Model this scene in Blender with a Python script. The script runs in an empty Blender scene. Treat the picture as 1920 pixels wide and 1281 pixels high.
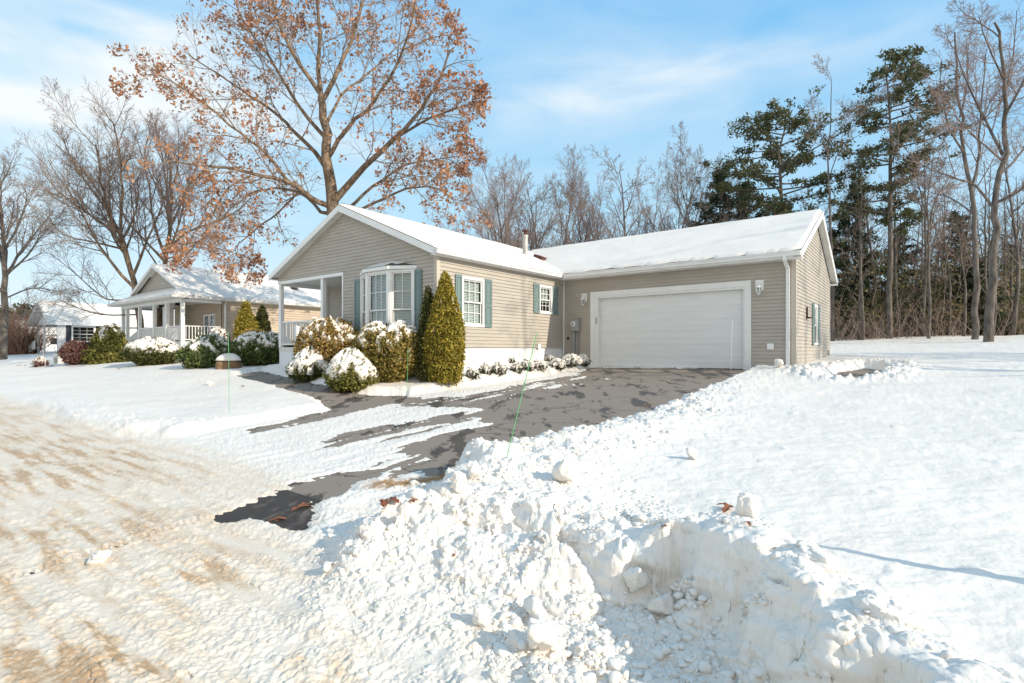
import bpy, bmesh, math, random
import numpy as np
from mathutils import Vector, Matrix
random.seed(7); np.random.seed(7)
C = bpy.context.scene
col = C.collection

# ---------------------------------------------------------------- camera, light, sky
FPX = 984.0; HY = 654.0; EYE = 1.6          # focal length in photo pixels, horizon row, eye height
cam = bpy.data.objects.new('camera', bpy.data.cameras.new('camera'))
col.objects.link(cam); C.camera = cam
cam.location = (0, 0, EYE); cam.rotation_euler = (math.radians(90), 0, 0)
cam.data.sensor_width = 36; cam.data.lens = FPX/1920*36
cam.data.shift_y = (HY-640.5)/1920
cam.data.clip_end = 2000; cam.data.clip_start = .05

SUN_EL = math.radians(27.0)
SUN_H = (0.857, -0.514)                      # horizontal direction towards the sun
sun = bpy.data.objects.new('sun', bpy.data.lights.new('sun', 'SUN')); col.objects.link(sun)
sun.data.energy = 4.5; sun.data.angle = math.radians(0.5); sun.data.color = (1.0, .895, .74)
sd = Vector((SUN_H[0]*math.cos(SUN_EL), SUN_H[1]*math.cos(SUN_EL), math.sin(SUN_EL)))
sun.rotation_euler = sd.to_track_quat('Z', 'Y').to_euler(); sun.location = (20, -10, 30)

w = bpy.data.worlds.new('World'); C.world = w; w.use_nodes = True
nt = w.node_tree; N = nt.nodes; L = nt.links
bg = N['Background']; bg.inputs['Strength'].default_value = .15
sky = N.new('ShaderNodeTexSky'); sky.sky_type = 'NISHITA'; sky.sun_disc = False
sky.sun_elevation = SUN_EL; sky.sun_rotation = math.atan2(SUN_H[0], SUN_H[1])
sky.air_density = 1.0; sky.dust_density = .6; sky.ozone_density = 2.0; sky.altitude = 100
tc = N.new('ShaderNodeTexCoord')
def wn(t, **k):
    n = N.new(t)
    for a, b in k.items():
        setattr(n, a, b)
    return n
# thin wind-drawn cirrus on the sky: noise inside a few broad bands of direction
def mth(op, a, b=None, c=None, clamp=False):
    n = N.new('ShaderNodeMath'); n.operation = op; n.use_clamp = clamp
    for i, q in enumerate((a, b, c)):
        if q is None: continue
        if isinstance(q, (int, float)): n.inputs[i].default_value = q
        else: L.new(q, n.inputs[i])
    return n.outputs[0]
def vdot(vec):
    n = N.new('ShaderNodeVectorMath'); n.operation = 'DOT_PRODUCT'; L.new(tc.outputs['Generated'], n.inputs[0]); n.inputs[1].default_value = tuple(vec); return n.outputs['Value']
def pdir(px, py): return Vector(((px-960)/FPX, 1, (HY-py)/FPX)).normalized()
def band(p, q, wd, ext, amp):
    a_, b_ = pdir(*p), pdir(*q); n_ = a_.cross(b_).normalized(); m_ = (a_+b_).normalized()
    x = mth('DIVIDE', vdot(n_), wd); g_ = mth('POWER', 2.718, mth('MULTIPLY', mth('MULTIPLY', x, x), -1.0))
    along = mth('SUBTRACT', 1.0, mth('DIVIDE', mth('SUBTRACT', 1.0, vdot(m_)), 1-math.cos(ext)), None, True)
    return mth('MULTIPLY', mth('MULTIPLY', g_, along), amp)
mp = wn('ShaderNodeMapping'); L.new(tc.outputs['Generated'], mp.inputs['Vector'])
mp.inputs['Rotation'].default_value = (0, .33, 0); mp.inputs['Scale'].default_value = (1.0, 1.0, 3.6)
nz = wn('ShaderNodeTexNoise'); nz.inputs['Scale'].default_value = 4.2; nz.inputs['Detail'].default_value = 7
nz.inputs['Roughness'].default_value = .5; nz.inputs['Distortion'].default_value = .35
L.new(mp.outputs[0], nz.inputs['Vector'])
sx = wn('ShaderNodeSeparateXYZ'); L.new(tc.outputs['Generated'], sx.inputs[0])
bands = [((900, 225), (1600, 70), .030, .40, .60), ((960, 180), (1300, 150), .06, .25, .42), ((0, 120), (420, 190), .10, .55, .5), ((-60, 230), (330, 210), .11, .45, .45), ((0, 190), (90, 205), .016, .055, 1.6), ((120, 20), (330, 80), .04, .28, .4)]
den = None
for b_ in bands:
    o_ = band(*b_); den = o_ if den is None else mth('ADD', den, o_)
den = mth('ADD', den, .26)
nfac = mth('MULTIPLY', mth('SUBTRACT', nz.outputs['Fac'], .28), 2.4, None, True)
cf = mth('MULTIPLY', mth('MULTIPLY', den, nfac), .95, None, True)
# own air colours over the physical sky, paler towards the horizon and to the left
hz = wn('ShaderNodeMapRange'); L.new(mth('ADD', sx.outputs['Z'], mth('MULTIPLY', sx.outputs['X'], .12)), hz.inputs['Value'])
hz.inputs['From Min'].default_value = -.06; hz.inputs['From Max'].default_value = .60
grd = wn('ShaderNodeValToRGB'); e = grd.color_ramp.elements; L.new(hz.outputs[0], grd.inputs[0])
sc = 1/7.0
e[0].color = (4.9*sc, 5.8*sc, 6.3*sc, 1); e[1].color = (1.35*sc, 3.75*sc, 6.4*sc, 1)
q_ = e.new(.45); q_.color = (2.9*sc, 5.1*sc, 6.5*sc, 1)
gsc = wn('ShaderNodeMix', data_type='RGBA', blend_type='MULTIPLY'); gsc.inputs['Factor'].default_value = 1; gsc.clamp_result = False
L.new(grd.outputs[0], gsc.inputs['A']); gsc.inputs['B'].default_value = (7, 7, 7, 1)
mxh = wn('ShaderNodeMix', data_type='RGBA'); mxh.inputs['Factor'].default_value = .85
L.new(sky.outputs[0], mxh.inputs['A']); L.new(gsc.outputs['Result'], mxh.inputs['B'])
mxc = wn('ShaderNodeMix', data_type='RGBA'); L.new(mxh.outputs['Result'], mxc.inputs['A'])
L.new(cf, mxc.inputs['Factor']); mxc.inputs['B'].default_value = (5.8, 6.2, 6.4, 1)
# unseen cloud-white fill added behind the viewer, to lift and neutralise the shade
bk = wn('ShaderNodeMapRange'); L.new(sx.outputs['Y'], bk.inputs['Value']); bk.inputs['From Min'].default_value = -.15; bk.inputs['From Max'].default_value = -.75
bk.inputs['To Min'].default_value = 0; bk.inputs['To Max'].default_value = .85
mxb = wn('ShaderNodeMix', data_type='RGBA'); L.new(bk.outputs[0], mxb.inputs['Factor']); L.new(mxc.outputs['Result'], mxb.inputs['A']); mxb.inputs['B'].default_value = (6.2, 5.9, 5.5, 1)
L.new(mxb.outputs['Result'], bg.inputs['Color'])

C.view_settings.view_transform = 'Standard'; C.view_settings.look = 'None'
C.view_settings.gamma = 1; C.view_settings.use_curve_mapping = False
C.view_settings.exposure = 0.09
C.render.engine = 'CYCLES'
C.cycles.max_bounces = 6; C.cycles.transparent_max_bounces = 8

# ---------------------------------------------------------------- frames
nn = math.hypot(760, 984); A = (760/nn, 984/nn); B = (A[1], -A[0])     # A: along the house, away; B: along its front, right
IX, IY = 1.834, 18.6
def to_uv(x, y):
    dx, dy = x-IX, y-IY
    return dx*B[0]+dy*B[1], dx*A[0]+dy*A[1]
def to_xy(u, v): return IX+u*B[0]+v*A[0], IY+u*B[1]+v*A[1]
def W(px, py, Z): return ((px-960)/FPX*Z, Z, EYE+(HY-py)/FPX*Z)
HROT = math.atan2(B[1], B[0])

# ---------------------------------------------------------------- numpy noise
def _h(xi, yi, s):
    with np.errstate(over='ignore'):
        h = (xi.astype(np.int64)*374761393 + yi.astype(np.int64)*668265263 + s*974634777) & 0xffffffff
        h = ((h ^ (h >> 13))*1274126177) & 0xffffffff
        h = h ^ (h >> 16)
    return (h & 0xffffff)/float(0xffffff)
def gn(x, y, s=0):
    x0 = np.floor(x); y0 = np.floor(y); fx = x-x0; fy = y-y0
    sx_ = fx*fx*fx*(fx*(fx*6-15)+10); sy_ = fy*fy*fy*(fy*(fy*6-15)+10)
    def g(ix, iy, dx, dy):
        a = _h(ix, iy, s)*2*math.pi
        return np.cos(a)*dx+np.sin(a)*dy
    a = g(x0, y0, fx, fy); b = g(x0+1, y0, fx-1, fy); c = g(x0, y0+1, fx, fy-1); d = g(x0+1, y0+1, fx-1, fy-1)
    return (a+(b-a)*sx_ + ((c+(d-c)*sx_)-(a+(b-a)*sx_))*sy_)*1.5
def fbm(x, y, o=4, s=0, r=.5):
    t = np.zeros_like(x); a = 1
    for i in range(o):
        t = t+a*gn(x*2**i+17.3*i, y*2**i-9.1*i, s+i); a *= r
    return t
def lumps(x, y, s=0, dens=.8):
    """half-ball lumps, one per cell: height 0..1"""
    x0 = np.floor(x); y0 = np.floor(y); out = np.zeros_like(x)
    for i in (-1, 0, 1):
        for j in (-1, 0, 1):
            cx = x0+i; cy = y0+j
            px = cx+_h(cx, cy, s+1); py = cy+_h(cx, cy, s+2)
            R = .25+.6*_h(cx, cy, s+3)**1.5
            R = np.where(_h(cx, cy, s+4) < dens, R, .01)
            dx = x-px; dy = y-py; a = _h(cx, cy, s+5)*3.1; e = 1+.7*_h(cx, cy, s+6)
            qx = (dx*np.cos(a)+dy*np.sin(a))*e; qy = -dx*np.sin(a)+dy*np.cos(a)
            d2 = (qx*qx+qy*qy)/(R*R)
            out = np.maximum(out, R*np.sqrt(np.clip(1-d2*d2, 0, 1)))
    return out
def ss(x, a=0., b=1.):
    t = np.clip((x-a)/(b-a), 0, 1); return t*t*(3-2*t)
def sdf(P, x, y):
    """signed distance to polygon, negative inside"""
    P = np.array(P, float); n = len(P)
    d = np.full(x.shape, 1e9); ins = np.zeros(x.shape, bool)
    for i in range(n):
        ax, ay = P[i]; bx, by = P[(i+1) % n]
        ex, ey = bx-ax, by-ay; wx = x-ax; wy = y-ay
        t = np.clip((wx*ex+wy*ey)/(ex*ex+ey*ey+1e-12), 0, 1)
        d = np.minimum(d, (wx-ex*t)**2+(wy-ey*t)**2)
        c = ((ay > y) != (by > y)) & (x < (bx-ax)*(y-ay)/((by-ay)+1e-12)+ax)
        ins ^= c
    d = np.sqrt(d); return np.where(ins, -d, d)
def dline(P, x, y):
    """distance and arc length along a polyline"""
    d = np.full(x.shape, 1e9); s = np.zeros(x.shape); acc = 0
    for (ax, ay), (bx, by) in zip(P[:-1], P[1:]):
        ex, ey = bx-ax, by-ay; Lq = math.hypot(ex, ey)
        t = np.clip(((x-ax)*ex+(y-ay)*ey)/(Lq*Lq), 0, 1)
        q = np.hypot(x-ax-ex*t, y-ay-ey*t); m = q < d
        d = np.where(m, q, d); s = np.where(m, acc+t*Lq, s); acc += Lq
    return d, s

# ---------------------------------------------------------------- ground heights
def base(u, v):
    z = np.where(v < -13, .155, np.where(v < 0, 1.0+.065*v, 1.0+.02*v+.0006*v*v))
    z = np.where(v > 34, 1.0+.02*34+.0006*34*34+0*v, z)
    return z+.24*ss(.3-u, 0, 2.6)*ss(v, -10.5, -7.0)*ss(v, 9, 0)
def gp(px, py, off=0.0):
    """photo pixel -> (u, v) on the paved plane raised by off"""
    Z = np.arange(.8, 120, .01); x = (px-960)/FPX*Z
    u, v = to_uv(x, Z); z = base(u, v)+off
    k = np.argmax(EYE-(py-HY)/FPX*Z <= z)
    return float(u[k]), float(v[k])
def U(pts, off=0.0): return [gp(a, b, off) for a, b in pts]
def XYtoUV(pts): return [to_uv(a, b) for a, b in pts]

DRIVE = [(.62, -13.2), (.60, -11), (.5, -9.6), (.5, -7.9), (1.0, -5.2), (1.35, -2.5), (1.3, .4), (6.2, .4), (6.35, -2), (6.5, -5), (6.48, -8), (6.3, -9.5), (6.0, -11), (5.85, -12), (5.6, -13.2)]
WALK = U([(440, 702), (489, 693), (547, 706), (590, 716), (640, 725), (697, 738), (762, 737)], .05)+[(1.2, -8.2), (1.2, -9.6)]+U([(620, 768), (594, 746), (558, 736), (509, 719)], .05)
PAD = U([(1535, 706), (1570, 691), (1625, 684), (1660, 688), (1640, 700), (1615, 711), (1570, 712)], .1)
ROAD = [(-80, -12.7), (-11, -12.9), (-8, -12.85), (-4.5, -12.95), (-2.9, -13.3), (-1.5, -13.25), (-.5, -13.1), (.62, -12.5), (5.7, -12.2)] + \
    XYtoUV([(-.75, 5.6), (-.62, 5.0), (-.72, 4.4), (-1.05, 3.85), (-1.0, 3.62), (-.6, 3.58), (-.22, 3.5), (.1, 3.38), (.33, 3.1), (.50, 2.76), (.66, 2.84), (.82, 2.84), (.95, 2.68), (1.0, 2.4), (1.02, 2.1), (1.06, 1.8), (1.1, 1.5), (1.15, .9), (1.5, 0), (3.2, -1.5)]) + \
    [(30, -14.6), (80, -14.6), (80, -21.5), (-80, -21.5)]
BARE1 = U([(1107, 690), (1080, 704), (1150, 711), (1010, 735), (930, 752), (850, 762), (905, 768), (885, 778), (915, 795), (880, 806), (820, 818), (770, 836), (742, 850), (800, 852), (818, 862), (780, 868), (722, 884), (715, 905), (760, 912)]) + \
    [(5.9, -12.1), (6.1, -11.2), (6.4, -9.6), (6.6, -8), (6.6, -5), (6.5, -2), (6.3, .4)]
BARE2 = U([(745, 752), (720, 757), (600, 784), (478, 806), (470, 802), (560, 780), (616, 768), (700, 740), (790, 742)], .04)
BARE3 = U([(412, 972), (478, 938), (522, 918), (590, 905), (650, 884), (700, 876), (725, 884), (715, 900), (670, 908), (650, 925), (612, 938), (588, 958), (602, 984), (546, 1006), (520, 982), (455, 980)])
STREAK1 = U([(590, 832), (610, 818), (700, 800), (830, 778), (905, 770), (880, 790), (760, 812), (640, 838)])
STREAK2 = U([(860, 742), (1090, 700), (1180, 700), (1120, 722), (900, 765), (760, 765), (720, 752)])
STREAK3 = U([(650, 885), (740, 862), (820, 840), (770, 880), (720, 905), (640, 905)])
TRACK = U([(0, 1088), (108, 1055), (300, 994), (403, 966), (530, 933), (590, 915), (680, 891), (760, 872)], .02)
TRACK2 = U([(1010, 745), (900, 790), (850, 808), (700, 860), (610, 905)], .01)
CURBF = [(-30, -12.75), (-11, -12.95), (-2.9, -13.3)]
CREST = [(-1.0, 3.62), (-.6, 3.58), (-.22, 3.5), (.1, 3.38), (.33, 3.1), (.50, 2.76)]
SANDB = [(gp(350, 1065, .02), .28, 1.2), (gp(150, 990, .02), .5, .5), (gp(60, 1180, .02), .35, .9), (gp(140, 1230, .02), .3, .8), (gp(560, 1255, .02), .22, .9), (gp(40, 880, .02), .9, .6),
         (gp(640, 1130, .02), .16, .55), (gp(140, 875, .02), 1.0, .55), (gp(30, 830, .02), 1.6, .7), (gp(250, 1250, .02), .2, .8), (gp(500, 1190, .02), .12, .4), (gp(20, 1010, .02), .5, .7), (gp(590, 1262, .02), .15, .7)]

def ground(X, Y):
    """snow surface: returns z, sand tint, roughness, snow thickness"""
    u, v = to_uv(X, Y); b = base(u, v)
    n1 = fbm(X*1.1, Y*1.1, 4, 3)
    nf = fbm(X*6, Y*6, 3, 9)
    r = np.hypot(X, Y)
    sdp = np.minimum(np.minimum(sdf(ROAD, u, v), sdf(DRIVE, u, v)), np.minimum(sdf(WALK, u, v), sdf(PAD, u, v)))
    nb = np.exp(-(np.hypot(X, Y-3)/2.2)**2)
    e = sdp + .05*fbm(X*3, Y*3, 3, 5) + .02*nf + nb*(.09*fbm(X*3.2, Y*3.2, 3, 6))
    right = ss(u, 5.4, 6.3)
    steep = np.where((X > -1.2) & (X < 2) & (Y < 4.6), .17, .22)
    steep = steep+.35*ss(u, -4.5, -2.5)*ss(u, .4, -.2)*ss(v, -12.0, -12.6)
    steep = np.where((X > -1.4) & (X < 1) & (Y >= 4.6) & (Y < 7.5), .38, steep)
    lawn = ss(e, -.02, steep)
    hl = .15 + .03*right*ss(v, -3, -9) - .05*ss(u, 0, -3)*(1-right)
    hl = hl+.055*fbm(X*.22, Y*.22, 3, 21)+.012*fbm(X*1.3, Y*1.3, 3, 22)
    # bed mounded up against the house wall
    hl = hl + .16*ss(u, 1.6, .2)*ss(u, -9.5, -8)*ss(v, -7.3, -6)*(v < 1)
    # rows of plough rubble beside the drive and along the road
    dr = np.abs(u-7.15-.25*gn(v*.7, v*0+3.3, 4)); rowd = np.exp(-(dr/.55)**2)*ss(v, -13.0, -12.0)*(v < -.2)
    rowh = rowd*(.02+.11*ss(v, -7.5, -10)*ss(v, -13.2, -12.2))
    cd = np.hypot(X+.3, Y-5.3); rowh = rowh+.10*np.exp(-(cd/.6)**2)
    rowl = np.exp(-((sdf(ROAD, u, v)-.45)/.5)**2)*(u < .4)*(u > -8)
    pad = np.exp(-((sdf(PAD, u, v)-.35)/.45)**2)
    corner = np.exp(-(np.hypot(u-7.6, v+.9)/1.2)**2)
    rough = np.clip(np.exp(-(np.clip(u-6.4, 0, 9)/1.2)**2)*(u > 5.5)*(v > -13.6)*(v < .5)*(.35+.65*ss(v, -3, -8)), 0, 1)
    rough = np.maximum(rough, .45*rowl); rough = np.maximum(rough, .8*pad); rough = np.maximum(rough, .6*corner)
    dc, _ = dline(CREST, X, Y)
    near = np.exp(-(np.clip(dc, 0, 9)/1.0)**2)
    rightedge = np.exp(-((sdf(ROAD, u, v)-.25)/.45)**2)*(u > 5.4)
    rough = np.clip(np.maximum(rough, np.maximum(near, .75*rightedge)), 0, 1)
    hl = hl + rowh + .025*rowl*(1+nf) + .06*pad*(1+nf) + .10*near*ss(e, .0, .5)+.05*np.exp(-((dc-.12)/.34)**2)*(X < .3)*(1+.8*fbm(X*2.3, Y*2.3, 2, 8))+.10*rightedge
    hl = hl+.17*ss(sdf([to_uv(a, b) for a, b in [(.95, 2.9), (1.3, 2.9), (1.5, .3), (1.0, .3)]], u, v), .35, .05)
    lawn_t = lawn*hl
    # ploughed ground: packed film, bare where the polygons say
    st = fbm(u*1.1+n1*.3, v*6.0, 4, 31)                    # streaks along the road
    sv = fbm(u*5.0+n1*.4, v*.7, 4, 32)                     # streaks along the drive
    indrive = ss(v, -13.4, -12.2)
    str_ = st*(1-indrive)+sv*indrive
    bare = np.full(X.shape, -.75)
    wob = .10*fbm(X*2.2, Y*2.2, 4, 41)+.05*str_+.035*fbm(X*11, Y*11, 3, 42)
    for P_, amt, wd in ((BARE1, 2.1, .12), (BARE2, 1.9, .08), (BARE3, 2.1, .09), (WALK, 2.2, .04), (PAD, 1.6, .1), (STREAK1, 1.0, .25), (STREAK2, .98, .3), (STREAK3, 1.0, .2)):
        s_ = sdf(P_, u, v)+wob*(1.5 if P_ is BARE3 else 1)
        bare = np.maximum(bare, -.75+amt*ss(-s_, -wd, wd))
    # thin snow tongue across the bare part of the drive
    film = -bare*.9+.75*str_+.12*nf+.22*fbm(X*16, Y*16, 3, 43)
    th = np.clip(film, -1, 1.4)*.016
    # packed road: ruts, footmarks, sanded grit
    rd = (1-lawn)*(th > 0)
    roadtex = (.007*st+.006*fbm(X*9, Y*9, 3, 51)+.006*fbm(X*32, Y*32, 3, 52)+.008*lumps(X*22, Y*22, 53, .5))*ss(th, 0, .01)
    th = th+roadtex
    th = np.where((film > .25) | (1-indrive > .99) & (bare < -.5), np.maximum(th, .004), th)
    inb3 = ss(-sdf(BARE3, u, v), -.12, .05)
    d, s = dline(TRACK, u, v)
    tr = ss(-d, -.055, -.035)
    th = th+(1-indrive)*((1-inb3)*(tr*(.002+.010*np.sign(np.sin(s*2*math.pi/.055))*ss(-d, -.05, -.01))+.008*np.exp(-((d-.075)/.02)**2)))
    # rubble apron in front of the bank
    ap = (1-inb3)*np.exp(-np.clip(dc, 0, 9)/.42)*(1-lawn)*ss(X, -1.35, -.9)
    pit = ss(-sdf([to_uv(a, b) for a, b in [(.32, 3.0), (.97, 2.95), (1.2, .5), (-.7, .5), (-.5, 1.8), (-.22, 2.5), (.08, 2.9)]], u, v), -.15, .1)
    ap = ap*(1-pit); apron = .26*ap
    lefts = (1-inb3)*ss(X, -1.5, -.9)*ss(Y, 4.2, 3.6)*ss(u, 5.4, 6.2)*(1-pit)
    low = np.exp(-((sdf([(5.5, -13.4), (5.8, -12.2), (6.6, -12.6), (6.9, -13.4)], u, v))/.35)**2)*(1-lawn)*(1-inb3)
    rr = np.clip(rough*lawn + (np.maximum(ap*1.5, np.maximum(.75*pit, .6*lefts*np.exp(-np.clip(dc-.3, 0, 9)/.35))))*(1-lawn)+.35*low, 0, 1)
    th = th+apron+.03*low+.035*pit
    t = lawn_t+(1-lawn)*th
    m = rr > .02
    lp = np.zeros(X.shape)
    if m.any():
        xm, ym = X[m], Y[m]
        wx = xm+.03*gn(xm*9, ym*9, 61); wy = ym+.03*gn(xm*9+5, ym*9, 62)
        a = lumps(wx*3.6, wy*3.6, 71, .45)*.085+lumps(wx*8, wy*8, 72, .6)*.042+lumps(wx*19, wy*19, 73, .6)*.017
        a = a+.012*fbm(xm*10, ym*10, 3, 74)
        lp[m] = a*rr[m]*(1-.15*pit[m]*(1-lawn[m]))
    t = t+lp
    # vertical flutes on the cut faces
    face = lawn*(1-lawn)*4
    t = t+face*(.035*fbm(X*4, Y*4, 3, 81))*np.where(Y < 6, 1, .3)
    # leeward scallops and fine grain on the lawn crust
    lt = lawn*(1-rr)
    t = t+lt*(.006*fbm(X*2.5, Y*6, 3, 82)+.0035*fbm(X*8, Y*14, 3, 83)+.010*np.clip(fbm(X*3.1, Y*3.1, 2, 84)-.62, 0, 1)*4)
    # grit
    sand = np.zeros(X.shape)
    onroad = (1-lawn)*(1-indrive)*(1-np.clip(ap*1.6+low, 0, 1))
    big = fbm(u*.45, v*1.2, 4, 91); fi = fbm(u*.9, v*8, 4, 92)
    lf = ss(X/np.maximum(Y, .1), .25, -.95)
    sand = (.15+.33*lf)*(.75+.25*ss(big+.5*fi, -.6, .8))+.16*lf*ss(big+.7*fi+.5*lf, .15, 1.1)
    for (su, sv_), rad, am in SANDB:
        q = np.hypot((u-su)/1.7, (v-sv_))/rad
        sand = sand+am*.42*np.exp(-q*q)*ss(fi+.7*nf, -.5, .7)
    sand = np.clip(sand*onroad*(.88+.24*ss(fi, -.3, .7)), 0, 1)
    return b+t, sand, rr, t, lawn

def gz(x, y):
    z = ground(np.array([float(x)]), np.array([float(y)]))[0][0]
    return float(z)
def gpt(px, py):
    """photo pixel -> 3D point on the snow surface"""
    Z = np.concatenate([np.arange(1.4, 6, .02), np.arange(6, 30, .08), np.arange(30, 90, .4)]); x = (px-960)/FPX*Z
    z = ground(x, Z)[0]; hit = EYE-(py-HY)/FPX*Z <= z; hit[0] = False; k = int(np.argmax(hit)) if hit.any() else int(np.searchsorted(Z, 52))
    return float(x[k]), float(Z[k]), float(z[k])
# ---------------------------------------------------------------- helpers
def tag(o, label=None, cat=None, group=None, kind=None):
    if label: o['label'] = label
    if cat: o['category'] = cat
    if group: o['group'] = group
    if kind: o['kind'] = kind
    return o
def empty(name, loc, rz=0, **k):
    o = bpy.data.objects.new(name, None); col.objects.link(o); o.location = loc; o.rotation_euler = (0, 0, rz)
    o.empty_display_size = .3
    return tag(o, **k)
def np_mesh(name, V, F, mt, parent=None, smooth=False, attrs=None):
    """V (n,3) array, F (m,k) int array"""
    V = np.ascontiguousarray(V, np.float32); F = np.ascontiguousarray(F, np.int32)
    me = bpy.data.meshes.new(name); k = F.shape[1]
    me.vertices.add(len(V)); me.vertices.foreach_set('co', V.ravel())
    me.loops.add(F.size); me.loops.foreach_set('vertex_index', F.ravel())
    me.polygons.add(len(F)); me.polygons.foreach_set('loop_start', np.arange(0, F.size, k, dtype=np.int32))
    me.update(calc_edges=True)
    if smooth: me.polygons.foreach_set('use_smooth', np.ones(len(F), bool))
    for an, av in (attrs or {}).items():
        a = me.attributes.new(an, 'FLOAT', 'POINT'); a.data.foreach_set('value', np.ascontiguousarray(av, np.float32))
    me.materials.append(mt)
    o = bpy.data.objects.new(name, me); col.objects.link(o); o.parent = parent
    return o
ID = Matrix.Identity(4)
class MB:
    def __init__(s, M=ID): s.v = []; s.f = []; s.M = M
    def add(s, vs, fs):
        k = len(s.v); s.v += [tuple(s.M @ Vector(p)) for p in vs]; s.f += [[i+k for i in f] for f in fs]
        return s
    def box(s, x0, x1, y0, y1, z0, z1):
        vs = [(x, y, z) for z in (z0, z1) for y in (y0, y1) for x in (x0, x1)]
        return s.add(vs, [(0, 2, 3, 1), (4, 5, 7, 6), (0, 1, 5, 4), (2, 6, 7, 3), (0, 4, 6, 2), (1, 3, 7, 5)])
    def prism(s, prof, x0, x1, ax='x'):
        """profile of (a,b) extruded: ax x -> (t,a,b); y -> (a,t,b); z -> (a,b,t)"""
        n = len(prof); f = {'x': lambda a, b, t: (t, a, b), 'y': lambda a, b, t: (a, t, b), 'z': lambda a, b, t: (a, b, t)}[ax]
        vs = [f(a, b, x0) for a, b in prof]+[f(a, b, x1) for a, b in prof]
        return s.add(vs, [tuple(range(n)), tuple(range(2*n-1, n-1, -1))]+[(i, (i+1) % n, (i+1) % n+n, i+n) for i in range(n)])
    def hexa(s, a, b):
        """two quads (lists of 4 points) joined to a solid"""
        return s.add(list(a)+list(b), [(0, 1, 2, 3), (7, 6, 5, 4)]+[(i, (i+1) % 4, (i+1) % 4+4, i+4) for i in range(4)])
    def tube(s, pts, r, n=8, cap=True):
        pts = [Vector(p) for p in pts]; rs = r if isinstance(r, (list, tuple)) else [r]*len(pts); vs = []; fs = []
        for i, p in enumerate(pts):
            d = (pts[min(i+1, len(pts)-1)]-pts[max(i-1, 0)]).normalized()
            up = Vector((0, 0, 1)) if abs(d.z) < .9 else Vector((1, 0, 0))
            a = d.cross(up).normalized(); b = a.cross(d)
            vs += [p+(a*math.cos(2*math.pi*k/n)+b*math.sin(2*math.pi*k/n))*rs[i] for k in range(n)]
        for i in range(len(pts)-1):
            fs += [(i*n+k, i*n+(k+1) % n, (i+1)*n+(k+1) % n, (i+1)*n+k) for k in range(n)]
        if cap: fs += [tuple(range(n-1, -1, -1)), tuple(range((len(pts)-1)*n, len(pts)*n))]
        return s.add(vs, fs)
    def build(s, name, m, parent=None, smooth=False, bevel=0):
        me = bpy.data.meshes.new(name); me.from_pydata(s.v, [], s.f); me.materials.append(m)
        b = bmesh.new(); b.from_mesh(me); bmesh.ops.recalc_face_normals(b, faces=b.faces); b.to_mesh(me); b.free()
        if smooth: me.polygons.foreach_set('use_smooth', [True]*len(me.polygons))
        o = bpy.data.objects.new(name, me); col.objects.link(o); o.parent = parent
        if bevel:
            q = o.modifiers.new('bevel', 'BEVEL'); q.width = bevel; q.segments = 2; q.limit_method = 'ANGLE'
        return o

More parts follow.
